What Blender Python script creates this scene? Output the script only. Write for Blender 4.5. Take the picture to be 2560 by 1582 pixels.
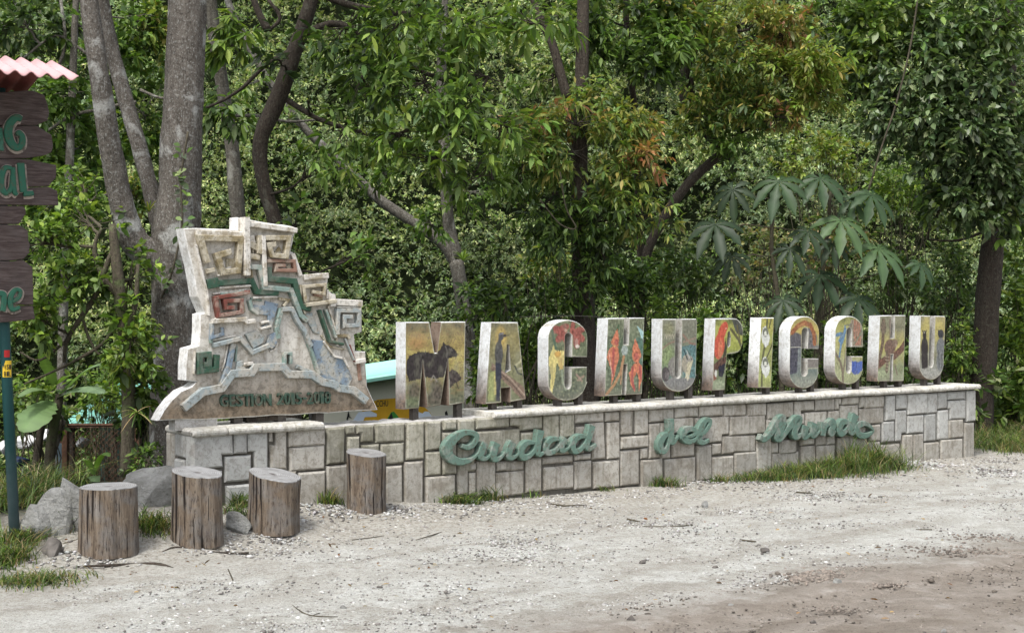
import bpy, math, random
import numpy as np
from mathutils import Vector, Matrix, noise as mnoise
from mathutils.geometry import delaunay_2d_cdt
rng = np.random.default_rng(7); random.seed(7)
S = bpy.context.scene
for o in list(bpy.data.objects): bpy.data.objects.remove(o)
R = math.radians
# ------------------------------------------------------------------ camera, light
F, CX, HY, CAMZ = 3600.0, 1280.0, 750.0, 1.6      # focal length and horizon row for a 2560 px wide frame
cd = bpy.data.cameras.new('camera'); cam = bpy.data.objects.new('camera', cd); S.collection.objects.link(cam)
cam.location = (0, 0, CAMZ); cam.rotation_euler = (R(90), 0, 0)
cd.sensor_width = 36; cd.lens = F/2560*36; cd.shift_y = -(791-HY)/2560; cd.clip_end = 600; cd.clip_start = .1
S.camera = cam
SUN_AZ, SUN_EL = R(-152), R(60)        # azimuth from +Y towards +X: soft light from behind the viewer's left shoulder
w = bpy.data.worlds.new('World'); S.world = w; w.use_nodes = True
nt = w.node_tree; sky = nt.nodes.new('ShaderNodeTexSky'); sky.sky_type = 'NISHITA'; sky.sun_disc = False
sky.sun_elevation = SUN_EL; sky.sun_rotation = SUN_AZ; sky.air_density = 1.0; sky.dust_density = 4.0; sky.ozone_density = 1.0
hs = nt.nodes.new('ShaderNodeHueSaturation'); hs.inputs['Saturation'].default_value = .45
nt.links.new(sky.outputs[0], hs.inputs['Color']); nt.links.new(hs.outputs[0], nt.nodes['Background'].inputs[0])
nt.nodes['Background'].inputs[1].default_value = .15
sl = bpy.data.lights.new('sun', 'SUN'); sun = bpy.data.objects.new('sun', sl); S.collection.objects.link(sun)
sl.energy = 1.5; sl.angle = R(10); sl.color = (1, .985, .95)
sdir = Vector((math.sin(SUN_AZ)*math.cos(SUN_EL), math.cos(SUN_AZ)*math.cos(SUN_EL), math.sin(SUN_EL)))
sun.rotation_euler = sdir.to_track_quat('Z', 'Y').to_euler(); sun.location = sdir*60
S.view_settings.view_transform = 'Standard'; S.view_settings.look = 'None'; S.view_settings.exposure = 1.0; S.view_settings.gamma = 1
S.render.engine = 'CYCLES'; S.cycles.max_bounces = 6; S.cycles.diffuse_bounces = 3; S.cycles.transmission_bounces = 2
# ------------------------------------------------------------------ frames and terrain
UX, UY = .802, .5973; PX, PY = -.635, 11.27; TH = math.atan2(UY, UX)
def W(s, d, z): return Vector((PX+s*UX-d*UY, PY+s*UY+d*UX, z))
def sd(x, y):
    rx, ry = x-PX, y-PY
    return rx*UX+ry*UY, -rx*UY+ry*UX
def at(px, py, Y): return Vector(((px-CX)/F*Y, Y, CAMZ+(HY-py)/F*Y))
def onwall(px, py, d):
    a = (px-CX)/F
    s = (a*(PY+d*UX)-PX+d*UY)/(UX-a*UY)
    Y = PY+s*UY+d*UX
    return s, CAMZ+(HY-py)/F*Y
def sst(a, b, x):
    t = np.clip((x-a)/(b-a), 0, 1); return t*t*(3-2*t)
def ground(x, y):
    x = np.asarray(x, float); y = np.asarray(y, float)
    rx, ry = x-PX, y-PY
    s = rx*UX+ry*UY; d = -rx*UY+ry*UX
    z = .17*sst(.8, -2.0, s)*sst(-1.1, -.2, d)*(1-sst(-2.6, -4.5, s)) - .04*sst(2, 7, s)
    st = .55+1.6*sst(-1.2, -2.6, s)+3.2*sst(6.2, 8, s)
    z = z-1.9*sst(0, 1, (d-st)/5.0)
    hill = np.maximum(0, y-30-.12*x)
    z = z+hill*.95+np.maximum(0, -x-14)*.35*sst(14, 24, y)
    z = z+.012*np.sin(1.9*x+.7*y)*np.sin(1.3*y-.4*x)
    return z
def hit(px, py):
    lo, hi = 3.0, 40.0
    for Y in np.arange(4, 40, .05):
        p = at(px, py, Y)
        if p.z <= float(ground(p.x, p.y)): return p
    return at(px, py, 12)
# ------------------------------------------------------------------ object helpers
def tag(o, label=None, cat=None, group=None, kind=None):
    if label: o['label'] = label
    if cat: o['category'] = cat
    if group: o['group'] = group
    if kind: o['kind'] = kind
    return o
def empty(name, loc, rz=0, label=None, cat=None, group=None):
    o = bpy.data.objects.new(name, None); S.collection.objects.link(o); o.location = loc; o.rotation_euler = (0, 0, rz)
    o.empty_display_size = .2
    return tag(o, label, cat, group)
def mk(name, verts, faces, mat, parent=None, smooth=False, loc=None, rz=0, kind=None, col=None, mats=None, mi=None):
    me = bpy.data.meshes.new(name)
    if isinstance(verts, np.ndarray): verts = verts.tolist()
    me.from_pydata([tuple(v) for v in verts], [], faces)
    if mats:
        for m in mats: me.materials.append(m)
        if mi is not None: me.polygons.foreach_set('material_index', mi)
    else: me.materials.append(mat)
    if smooth: me.polygons.foreach_set('use_smooth', [True]*len(me.polygons))
    if col is not None:
        ca = me.color_attributes.new('col', 'FLOAT_COLOR', 'POINT')
        c = np.ones((len(me.vertices), 4), 'f'); c[:, :3] = col; ca.data.foreach_set('color', c.ravel())
    me.update()
    o = bpy.data.objects.new(name, me); S.collection.objects.link(o)
    if parent: o.parent = parent
    if loc is not None: o.location = loc; o.rotation_euler = (0, 0, rz)
    if kind: o['kind'] = kind
    return o
def fastmesh(name, V, faces_flat, loop_total, mat, parent=None, col=None, smooth=False, loc=None, kind=None):
    """V (n,3); faces_flat = corner vertex indices; loop_total = corners per face (int)"""
    me = bpy.data.meshes.new(name); n = len(V); nl = len(faces_flat); nf = nl//loop_total
    me.vertices.add(n); me.loops.add(nl); me.polygons.add(nf)
    me.vertices.foreach_set('co', np.asarray(V, 'f').ravel())
    me.loops.foreach_set('vertex_index', np.asarray(faces_flat, 'i').ravel())
    me.polygons.foreach_set('loop_start', np.arange(0, nl, loop_total, dtype='i'))
    me.polygons.foreach_set('loop_total', np.full(nf, loop_total, 'i'))
    if smooth: me.polygons.foreach_set('use_smooth', np.ones(nf, bool))
    me.materials.append(mat)
    if col is not None:
        ca = me.color_attributes.new('col', 'FLOAT_COLOR', 'POINT')
        c = np.ones((n, 4), 'f'); c[:, :3] = col; ca.data.foreach_set('color', c.ravel())
    me.update(calc_edges=True)
    o = bpy.data.objects.new(name, me); S.collection.objects.link(o)
    if parent: o.parent = parent
    if loc is not None: o.location = loc
    if kind: o['kind'] = kind
    return o
def area2(p): return sum(p[i-1][0]*p[i][1]-p[i][0]*p[i-1][1] for i in range(len(p)))
def inset(p, b):
    n = len(p); out = []
    sg = 1 if area2(p) > 0 else -1
    for i in range(n):
        a, c, e = Vector(p[i-1][:2]), Vector(p[i][:2]), Vector(p[(i+1) % n][:2])
        d1 = (c-a); d2 = (e-c)
        if d1.length < 1e-7 or d2.length < 1e-7: out.append(tuple(c)); continue
        d1.normalize(); d2.normalize()
        n1 = Vector((-d1.y, d1.x))*sg; n2 = Vector((-d2.y, d2.x))*sg
        m = n1+n2; k = m.dot(n1)
        m = m/k if k > .3 else n1
        out.append((c.x+m.x*b, c.y+m.y*b))
    return out
def prism(poly, d0, d1, bev=.004):
    """polygon in (s,z); front at d0 (towards viewer, smaller d), back at d1"""
    n = len(poly); q = inset(poly, bev)
    v = [(x, d1, z) for x, z in poly]+[(x, d0+bev, z) for x, z in poly]+[(x, d0, z) for x, z in q]
    f = []
    ccw = area2(poly) > 0
    def add(*ix): f.append(ix if ccw else ix[::-1])
    for i in range(n):
        j = (i+1) % n
        add(i, j, n+j, n+i); add(n+i, n+j, 2*n+j, 2*n+i)
    add(*range(2*n, 3*n)); add(*range(n-1, -1, -1))
    return v, f
def crspline(pts, k=5):
    pts = [np.array(p, float) for p in pts]; P = [2*pts[0]-pts[1]]+pts+[2*pts[-1]-pts[-2]]; out = []
    for i in range(1, len(P)-2):
        a, b, c, e = P[i-1:i+3]
        for t in np.arange(k)/k:
            out.append(.5*((2*b)+(c-a)*t+(2*a-5*b+4*c-e)*t*t+(3*b-a-3*c+e)*t**3))
    out.append(pts[-1]); return out
def strip(path, d0, d1, bev=.004, miter=True):
    """path of (s,z,width): a raised band with bevelled edges"""
    n = len(path); v = []; f = []
    for i, p in enumerate(path):
        p = np.array(p); a = np.array(path[max(i-1, 0)]); b = np.array(path[min(i+1, n-1)])
        t1 = (p-a)[:2]; t2 = (b-p)[:2]
        if i == 0: t1 = t2
        if i == n-1: t2 = t1
        t1 = t1/(np.hypot(*t1)+1e-9); t2 = t2/(np.hypot(*t2)+1e-9)
        t = t1+t2; L = np.hypot(*t)
        if L < .25: t = t1; L = 1
        t = t/L; nn = np.array((-t[1], t[0])); k = 1/max(.45, abs(nn[0]*-t1[1]+nn[1]*t1[0])) if miter else 1
        h = p[2]/2; b2 = min(bev, h*.4)
        for off, d in ((-h, d1), (-h, d0+b2), (-h+b2, d0), (h-b2, d0), (h, d0+b2), (h, d1)):
            q = p[:2]+nn*off*k; v.append((q[0], d, q[1]))
    for i in range(n-1):
        for j in range(5):
            a = i*6+j; f.append((a, a+1, a+7, a+6))
    f.append(tuple(range(5, -1, -1))); f.append(tuple(range((n-1)*6, n*6)))
    return v, f
def merge(parts):
    V = []; Fc = []
    for v, f in parts:
        k = len(V); V += [tuple(x) for x in v]; Fc += [tuple(i+k for i in t) for t in f]
    return V, Fc
def box(x0, x1, y0, y1, z0, z1):
    v = [(x, y, z) for x in (x0, x1) for y in (y0, y1) for z in (z0, z1)]
    return v, [(0, 1, 3, 2), (4, 6, 7, 5), (0, 4, 5, 1), (2, 3, 7, 6), (0, 2, 6, 4), (1, 5, 7, 3)]
def tube(pts, rad, seg=8, jit=0, cap=True, sd_=0):
    """tapered tube through 3-D points"""
    r_ = random.Random(sd_); P = [Vector(p) for p in pts]; n = len(P); v = []; f = []
    up = Vector((.3, 1, .1)).normalized(); prev = None
    for i, p in enumerate(P):
        t = (P[min(i+1, n-1)]-P[max(i-1, 0)]).normalized()
        a = up-t*up.dot(t) if prev is None else prev-t*prev.dot(t)
        a.normalize(); prev = a; b = t.cross(a); r = rad[i] if hasattr(rad, '__len__') else rad
        for k in range(seg):
            an = 2*math.pi*k/seg; q = r*(1+jit*(r_.random()-.5)*2)
            v.append(tuple(p+a*math.cos(an)*q+b*math.sin(an)*q))
    for i in range(n-1):
        for k in range(seg):
            f.append((i*seg+k, i*seg+(k+1) % seg, (i+1)*seg+(k+1) % seg, (i+1)*seg+k))
    if cap: f.append(tuple(range(seg-1, -1, -1))); f.append(tuple(range((n-1)*seg, n*seg)))
    return v, f
# ------------------------------------------------------------------ materials
class NB:
    def __init__(s, name):
        s.m = bpy.data.materials.new(name); s.m.use_nodes = True; s.t = s.m.node_tree; s.b = s.t.nodes['Principled BSDF']
        s.b.inputs['Specular IOR Level'].default_value = .25; s.b.inputs['Roughness'].default_value = .85
    def n(s, k, **kw):
        x = s.t.nodes.new(k)
        for a, b in kw.items(): setattr(x, a, b)
        return x
    def l(s, a, b): s.t.links.new(a, b)
    def co(s, scale=(1, 1, 1), which='Object'):
        c = s.n('ShaderNodeTexCoord'); mp = s.n('ShaderNodeMapping'); mp.inputs['Scale'].default_value = scale
        if which == 'world': g = s.n('ShaderNodeNewGeometry'); s.l(g.outputs['Position'], mp.inputs[0])
        else: s.l(c.outputs[which], mp.inputs[0])
        return mp.outputs[0]
    def noise(s, vec, scale, det=6, rough=.6, dist=0):
        x = s.n('ShaderNodeTexNoise'); s.l(vec, x.inputs['Vector']); x.inputs['Scale'].default_value = scale
        x.inputs['Detail'].default_value = det; x.inputs['Roughness'].default_value = rough; x.inputs['Distortion'].default_value = dist
        return x.outputs['Fac']
    def ramp(s, fac, stops, interp='LINEAR'):
        x = s.n('ShaderNodeValToRGB'); s.l(fac, x.inputs[0]); e = x.color_ramp.elements; x.color_ramp.interpolation = interp
        while len(e) < len(stops): e.new(.5)
        for k, (p, c) in zip(e, stops):
            k.position = p; k.color = (*c, 1) if hasattr(c, '__len__') else (c, c, c, 1)
        return x.outputs[0]
    def mix(s, fac, a, b, mode='MIX'):
        x = s.n('ShaderNodeMix', data_type='RGBA', blend_type=mode)
        for sk, v in ((x.inputs[0], fac), (x.inputs[6], a), (x.inputs[7], b)):
            if isinstance(v, (int, float)): sk.default_value = v
            elif isinstance(v, tuple): sk.default_value = (*v, 1)
            else: s.l(v, sk)
        return x.outputs[2]
    def math(s, op, a, b=None, clamp=False):
        x = s.n('ShaderNodeMath', operation=op); x.use_clamp = clamp
        for i, v in enumerate((a, b)):
            if v is None: continue
            if isinstance(v, (int, float)): x.inputs[i].default_value = v
            else: s.l(v, x.inputs[i])
        return x.outputs[0]
    def attr(s, name='col'):
        x = s.n('ShaderNodeVertexColor'); x.layer_name = name; return x.outputs[0]
    def bump(s, h, strength=.5, dist=.01):
        x = s.n('ShaderNodeBump'); x.inputs['Strength'].default_value = strength; x.inputs['Distance'].default_value = dist
        s.l(h, x.inputs['Height']); s.l(x.outputs[0], s.b.inputs['Normal']); return x
    def sep(s, vec):
        x = s.n('ShaderNodeSeparateXYZ'); s.l(vec, x.inputs[0]); return x.outputs
    def base(s, c): 
        if isinstance(c, tuple): s.b.inputs['Base Color'].default_value = (*c, 1)
        else: s.l(c, s.b.inputs['Base Color'])
        return s.m
def plain(name, c, rough=.7, var=.25, scale=12, bump=.3, metal=0):
    b = NB(name); v = b.co()
    n1 = b.noise(v, scale, 8, .7); c0 = tuple(x*(1-var) for x in c); c1 = tuple(min(1, x*(1+var)) for x in c)
    b.base(b.ramp(n1, [(.3, c0), (.7, c1)])); b.b.inputs['Roughness'].default_value = rough; b.b.inputs['Metallic'].default_value = metal
    b.bump(n1, bump, .005); return b.m
def concrete(name, base, dirt, moss=(.10, .095, .05), amt=.5, streak=.5, scale=6, lowdirt=None):
    """painted or bare concrete with blotches, streaks that run down and grains of mould"""
    b = NB(name); v = b.co(which='world'); vs = b.co((5, 5, .55), which='world')
    n1 = b.noise(v, scale, 10, .68, .3); n2 = b.noise(vs, 5, 6, .6, .2); n3 = b.noise(v, 45, 4, .7)
    oi = b.n('ShaderNodeObjectInfo')
    tint = b.ramp(oi.outputs['Random'], [(0, .80), (.5, .95), (1, 1.12)])
    c = b.mix(b.ramp(n1, [(.62-.25*amt, 0), (.70, .8)]), base, dirt)
    c = b.mix(b.ramp(n2, [(.68-.22*streak, 0), (.78, .75)]), c, moss)
    c = b.mix(b.ramp(n3, [(.28, .55), (.45, 0)]), c, tuple(x*.45 for x in dirt))
    c = b.mix(1.0, c, tint, 'MULTIPLY')
    if lowdirt:
        z = b.sep(b.co())[2]; zz = b.math('ADD', z, b.math('MULTIPLY', b.math('SUBTRACT', n1, .5), lowdirt[2]))
        f = b.n('ShaderNodeMapRange'); b.l(zz, f.inputs[0]); f.inputs[1].default_value = lowdirt[0]; f.inputs[2].default_value = lowdirt[1]
        f.inputs[3].default_value = 1; f.inputs[4].default_value = 0
        lowf, lowc = b.math('POWER', f.outputs[0], .8), lowdirt[3]
    n4 = b.noise(v, scale*3.6, 7, .72, .5); c = b.mix(b.ramp(n4, [(.40, .55), (.50, 0)]), c, tuple(x*.75 for x in dirt)); c = b.mix(b.ramp(n4, [(.56, 0), (.66, .35)]), c, tuple(min(.8, x*1.25) for x in base))
    if lowdirt: c = b.mix(b.math('MULTIPLY', lowf, .9), c, b.ramp(n4, [(.4, tuple(x*.7 for x in lowc)), (.6, tuple(x*1.8 for x in lowc))]))
    b.base(c); b.b.inputs['Roughness'].default_value = .88
    h = b.math('ADD', b.math('MULTIPLY', n1, .7), b.math('MULTIPLY', n3, .5)); b.bump(h, .55, .008)
    return b.m
def leafmat(name, rough=.45, trans=.3, spec=.3):
    b = NB(name); c = b.attr(); v = b.co(which='world'); n1 = b.noise(v, 1.3, 3, .6)
    c2 = b.mix(b.ramp(n1, [(.35, 0), (.7, .35)]), c, b.mix(1.0, c, (1.25, 1.15, .55), 'MULTIPLY'))
    b.base(c2); b.b.inputs['Roughness'].default_value = rough; b.b.inputs['Specular IOR Level'].default_value = spec
    tr = b.n('ShaderNodeBsdfTranslucent'); b.l(b.mix(1.0, c2, (1.3, 1.5, .6), 'MULTIPLY'), tr.inputs[0])
    mx = b.n('ShaderNodeMixShader'); mx.inputs[0].default_value = trans
    b.l(b.b.outputs[0], mx.inputs[1]); b.l(tr.outputs[0], mx.inputs[2]); b.l(mx.outputs[0], b.t.nodes['Material Output'].inputs[0])
    return b.m
def bark(name, c0, c1, lichen=(.42, .43, .38), lic=.5, scale=9):
    b = NB(name); v = b.co(which='world'); vs = b.co((3, 3, .8), which='world')
    n1 = b.noise(vs, scale, 8, .7, .4); n2 = b.noise(v, 3.2, 8, .62, .6); n3 = b.noise(v, 30, 5, .7)
    c = b.ramp(n1, [(.3, c0), (.7, c1)])
    c = b.mix(b.ramp(n2, [(.66-.2*lic, 0), (.72-.16*lic, .75)]), c, lichen)
    c = b.mix(b.ramp(n3, [(.60, 0), (.66, .55)]), c, tuple(x*.9 for x in lichen))
    c = b.mix(b.ramp(n3, [(.34, .6), (.42, 0)]), c, tuple(x*.35 for x in c0)); n4 = b.noise(b.co((1, 1, .6), which='world'), 75, 4, .75); c = b.mix(b.ramp(n4, [(.56, 0), (.62, .6)]), c, tuple(x*.8 for x in lichen)); c = b.mix(b.ramp(n4, [(.36, .75), (.43, 0)]), c, tuple(x*.3 for x in c0))
    b.base(c); b.b.inputs['Roughness'].default_value = .9
    b.bump(b.math('ADD', n1, n3), .8, .02); return b.m
M = {}
M['stone'] = concrete('wall_stone', (.40, .38, .335), (.235, .205, .16), (.115, .09, .06), .6, .75, 5)
M['stone_pale'] = concrete('wall_stone_pale', (.41, .41, .385), (.28, .265, .235), (.17, .155, .12), .4, .4, 6)
M['stone_mossy'] = concrete('wall_stone_mossy', (.35, .335, .28), (.19, .18, .125), (.09, .085, .045), .8, .85, 6)
M['mortar'] = concrete('mortar', (.15, .138, .115), (.09, .08, .065), (.04, .04, .025), .5, .5, 8)
M['coping'] = concrete('coping_concrete', (.56, .545, .50), (.27, .25, .19), (.085, .08, .055), .75, .7, 9)
M['rubble'] = concrete('wall_top_mortar', (.48, .47, .45), (.28, .26, .22), (.12, .12, .08), .6, .2, 12)
M['white'] = concrete('white_painted_side', (.66, .68, .68), (.47, .45, .41), (.24, .19, .14), .35, .35, 7, (.03, .30, .30, (.085, .052, .032)))
M['emb'] = concrete('emblem_concrete', (.60, .575, .52), (.33, .285, .215), (.16, .125, .08), .55, .75, 7, (.03, .42, .4, (.13, .095, .06)))
M['emb_edge'] = concrete('emblem_white_edge', (.66, .66, .64), (.44, .41, .35), (.22, .19, .13), .55, .45, 6)
def relief(n, c, peel=(.5, .48, .43), amt=.4): 
    b = NB(n); v = b.co(which='world'); n1 = b.noise(v, 9, 8, .68, .3); n2 = b.noise(v, 40, 4, .7)
    cc = b.mix(b.ramp(n1, [(.66-.28*amt, 0), (.72-.2*amt, .9)]), c, peel)
    cc = b.mix(b.ramp(n2, [(.34, .7), (.48, 0)]), cc, (.09, .075, .05)); b.base(cc); b.bump(n1, .4, .006); return b.m
M['r_tan'] = relief('relief_tan', (.44, .40, .31), (.22, .175, .09), .7)
M['r_white'] = relief('relief_white', (.60, .575, .52), (.30, .255, .18), .6)
M['r_green'] = relief('relief_dark_green', (.035, .085, .055), (.11, .14, .11), .6)
M['r_teal'] = relief('relief_grey_teal', (.20, .27, .24), (.42, .41, .36), .6)
M['r_red'] = relief('relief_red', (.17, .055, .042), (.33, .26, .21), .6)
M['r_brown'] = relief('relief_red_brown', (.25, .15, .11), (.36, .30, .24), .5)
M['r_blue'] = relief('relief_blue', (.18, .235, .29), (.38, .37, .32), .7)
M['r_pale'] = relief('relief_pale_blue', (.28, .32, .32), (.40, .38, .33), .75)
M['teal'] = relief('teal_lettering_paint', (.115, .185, .148), (.21, .235, .205), .55)
M['greenpaint'] = relief('green_sign_paint', (.03, .115, .075), (.06, .15, .11), .25)
M['steel'] = plain('dark_steel_post', (.085, .075, .065), .75, .5, 25)
b_ = NB('painted_face'); b_.base(b_.attr()); b_.b.inputs['Roughness'].default_value = .7
b_.bump(b_.noise(b_.co(which='world'), 70, 5, .7), .4, .004); M['paint'] = b_.m
M['leaf'] = leafmat('leaf'); M['leaf_far'] = leafmat('leaf_far', .7, .25, .15); M['leaf_shiny'] = leafmat('leaf_shiny', .42, .25, .4); M['leaf_matt'] = leafmat('leaf_matt', .5, .2, .3)
M['bark_big'] = bark('bark_big_tree', (.055, .047, .038), (.155, .138, .118), (.38, .385, .36), .62, 7)
M['bark_grey'] = bark('bark_grey', (.07, .062, .05), (.16, .145, .12), (.33, .33, .29), .55, 10)
M['bark_dark'] = bark('bark_dark', (.028, .022, .017), (.07, .055, .042), (.13, .13, .10), .12, 10)
M['bark_pale'] = bark('bark_pale', (.06, .052, .04), (.16, .148, .125), (.36, .36, .33), .5, 8)
M['bark_mossy'] = bark('bark_mossy', (.05, .042, .03), (.12, .10, .07), (.10, .13, .05), .5, 10)
M['twig'] = plain('twig', (.06, .052, .035), .9, .5, 8)
# ------------------------------------------------------------------ ground
b = NB('gravel_ground'); v = b.co(which='world')
sp = b.sep(v); dd = b.math('ADD', b.math('MULTIPLY', b.math('SUBTRACT', sp[0], PX), -UY), b.math('MULTIPLY', b.math('SUBTRACT', sp[1], PY), UX))
ss = b.math('ADD', b.math('MULTIPLY', b.math('SUBTRACT', sp[0], PX), UX), b.math('MULTIPLY', b.math('SUBTRACT', sp[1], PY), UY))
nb_ = b.noise(v, .9, 6, .6, .3); nm = b.noise(v, 5, 8, .65, .2); nf = b.noise(v, 34, 8, .75); ng = b.noise(v, 120, 3, .7)
vo = b.n('ShaderNodeTexVoronoi'); b.l(v, vo.inputs['Vector']); vo.inputs['Scale'].default_value = 46; vo.inputs['Randomness'].default_value = 1
pale = b.ramp(nm, [(.25, (.38, .37, .335)), (.5, (.52, .52, .49)), (.72, (.63, .64, .62))])
pale = b.mix(b.ramp(nf, [(.38, .75), (.50, 0)]), pale, (.24, .22, .19)); nl = b.noise(v, 1.7, 7, .7, .8); pale = b.mix(b.ramp(nl, [(.42, .45), (.58, 0)]), pale, (.34, .315, .275))
pale = b.mix(b.ramp(ng, [(.57, 0), (.64, .6)]), pale, (.66, .66, .65)); pale = b.mix(b.ramp(ng, [(.36, .7), (.43, 0)]), pale, (.15, .14, .125))  # pale flakes, and dark specks that paint tiny pebble shadows into the ground colour
brown = b.ramp(nm, [(.25, (.20, .172, .145)), (.55, (.31, .275, .24)), (.8, (.43, .40, .37))])
brown = b.mix(b.ramp(ng, [(.62, 0), (.72, .6)]), brown, (.5, .48, .46)); brown = b.mix(b.ramp(nf, [(.3, .7), (.45, 0)]), brown, (.12, .10, .08))
dj = b.math('ADD', dd, b.math('MULTIPLY', b.math('SUBTRACT', nb_, .5), 1.0)); dj = b.math('ADD', dj, b.math('MULTIPLY', b.math('SUBTRACT', nm, .5), .5))
mr = b.n('ShaderNodeMapRange'); b.l(dj, mr.inputs[0]); mr.inputs[1].default_value = -4.15; mr.inputs[2].default_value = -3.45; mr.inputs[3].default_value = 1; mr.inputs[4].default_value = 0
c = b.mix(mr.outputs[0], pale, brown)
cx_ = b.n('ShaderNodeCombineXYZ'); b.l(b.math('MULTIPLY', ss, .22), cx_.inputs[0]); b.l(b.math('MULTIPLY', dj, 2.6), cx_.inputs[1]); trk = b.noise(cx_.outputs[0], 1.6, 5, .55, .3)
c = b.mix(b.ramp(trk, [(.40, .55), (.52, 0)]), c, b.mix(1.0, c, (.72, .69, .65), 'MULTIPLY')); c = b.mix(b.ramp(trk, [(.55, 0), (.68, .5)]), c, b.mix(1.0, c, (1.15, 1.16, 1.17), 'MULTIPLY'))
# beige soil strip beside the wall, forest soil behind blackened to paint the shaded gaps between crowns
mr2 = b.n('ShaderNodeMapRange'); b.l(dj, mr2.inputs[0]); mr2.inputs[1].default_value = -1.7; mr2.inputs[2].default_value = -.7; mr2.inputs[4].default_value = .75
c = b.mix(mr2.outputs[0], c, b.ramp(nf, [(.36, (.20, .175, .14)), (.5, (.37, .345, .30)), (.65, (.5, .475, .43))]))
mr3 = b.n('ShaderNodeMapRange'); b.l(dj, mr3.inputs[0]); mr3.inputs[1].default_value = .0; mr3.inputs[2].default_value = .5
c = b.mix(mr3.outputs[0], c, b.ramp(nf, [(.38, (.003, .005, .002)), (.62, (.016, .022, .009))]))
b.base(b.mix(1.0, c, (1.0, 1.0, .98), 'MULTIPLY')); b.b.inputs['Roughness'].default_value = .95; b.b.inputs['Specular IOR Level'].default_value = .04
hgt = b.math('ADD', b.math('MULTIPLY', nf, .9), b.math('ADD', b.math('MULTIPLY', ng, .35), b.math('MULTIPLY', nm, 1.2)))
b.bump(hgt, 1.0, .03); M['ground'] = b.m
def axis(segs):
    out = []
    for a, c_, st in segs: out += list(np.arange(a, c_, st))
    return np.array(out+[segs[-1][1]])
xs = axis([(-110, -30, 8), (-30, -8, 1.2), (-8, -5, .2), (-5, 6.5, .043), (6.5, 10, .15), (10, 34, 1.2), (34, 130, 8)])
ys = axis([(-40, 0, 5), (0, 5.5, .5), (5.5, 13, .04), (13, 17.5, .07), (17.5, 26, .4), (26, 100, 1.5)])
X, Y = np.meshgrid(xs, ys); Z = ground(X, Y)
fx = (X > -6) & (X < 8) & (Y > 5) & (Y < 19); Zf = Z.copy().ravel()
gx, gy, gm = X.ravel(), Y.ravel(), fx.ravel()
for i in np.nonzero(gm)[0]:
    p = Vector((gx[i], gy[i], 0))
    Zf[i] += .010*mnoise.noise(p*1.7)+.006*mnoise.noise(p*5)+.0045*mnoise.noise(p*14)+.003*mnoise.noise(p*30)
# wheel rut along the brown track
dR = -(gx-PX)*UY+(gy-PY)*UX
Zf -= .018*np.exp(-((dR+4.35)/.16)**2)-.012*np.exp(-((dR+4.05)/.12)**2)
ny, nx = X.shape; idx = np.arange(nx*ny).reshape(ny, nx)
ff = np.stack([idx[:-1, :-1], idx[:-1, 1:], idx[1:, 1:], idx[1:, :-1]], -1).reshape(-1, 4)
g_ = fastmesh('ground', np.stack([gx, gy, Zf], 1), ff.ravel(), 4, M['ground'], smooth=True, kind='structure')

# pebbles
ico_v = np.array([(0, 0, 1)]+[(math.cos(a)*.894, math.sin(a)*.894, .447) for a in np.arange(5)*1.2566]+[(math.cos(a+.628)*.894, math.sin(a+.628)*.894, -.447) for a in np.arange(5)*1.2566]+[(0, 0, -1)])
ico_f = [(0, 1, 2), (0, 2, 3), (0, 3, 4), (0, 4, 5), (0, 5, 1)]+[t for k in range(5) for t in ((1+k, 6+k, 1+(k+1) % 5), (1+(k+1) % 5, 6+k, 6+(k+1) % 5))]+[(11, 7, 6), (11, 8, 7), (11, 9, 8), (11, 10, 9), (11, 6, 10)]
ico_f = np.array(ico_f)
b = NB('pebble'); b.base(b.mix(b.ramp(b.noise(b.co(which='world'), 60, 4, .7), [(.35, .5), (.6, 0)]), b.attr(), (.14, .13, .115))); M['pebble'] = b.m
def pebbles(name, pos, size, label, cols=None):
    n = len(pos); a = rng.uniform(0, 6.28, n); ca, sa = np.cos(a), np.sin(a)
    V = ico_v[None]*(1+rng.uniform(-.28, .28, (n, 12, 1)))
    V = V*np.stack([size*rng.uniform(.8, 1.3, n), size*rng.uniform(.6, 1, n), size*rng.uniform(.35, .7, n)], -1)[:, None]
    V = np.stack([V[..., 0]*ca[:, None]-V[..., 1]*sa[:, None], V[..., 0]*sa[:, None]+V[..., 1]*ca[:, None], V[..., 2]], -1)
    V = V+pos[:, None]; Fi = ico_f[None]+(np.arange(n)*12)[:, None, None]
    if cols is None:
        t = rng.beta(2.2, 1.3, n)[:, None]; cols = np.array([.13, .12, .105])*(1-t)+np.array([.60, .60, .58])*t
        dk = rng.random(n) < .38; cols[dk] = np.array([.13, .12, .11])*rng.uniform(.6, 1.5, (dk.sum(), 1)); cols = cols*rng.uniform(.96, 1.04, (n, 3))
    o = fastmesh(name, V.reshape(-1, 3), Fi.ravel(), 3, M['pebble'], col=np.repeat(cols, 12, 0), kind='stuff'); tag(o, label); return o
N = 60000
u = rng.random(N); yy = 6.2+9.5*u**1.25; xx = (rng.uniform(-.39, .39, N))*yy
s_, d_ = sd(xx, yy)
clump = np.array([mnoise.noise(Vector((a*.9, b2*1.6, 3))) for a, b2 in zip(xx, yy)])
keep = (d_ < -.2) & (s_ > -3.6) & (rng.random(N) < .22+np.clip(clump+.1, 0, 1)*1.6+.4*np.exp(-((d_+.5)/.25)**2)) & ~((d_ < -3.8) & (rng.random(N) < .55))
keep &= ~((s_ < -2.2) & (d_ > -1.6))
xx, yy, d_ = xx[keep], yy[keep], d_[keep]; n = len(xx)
size = .005+.011*rng.beta(1.1, 5, n)**1+.006*(d_ > -1.0)*rng.random(n); big = rng.random(n) < .02; size[big] *= rng.uniform(1.4, 2.3, big.sum())
pos = np.stack([xx, yy, ground(xx, yy)+size*.1], 1)
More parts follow.
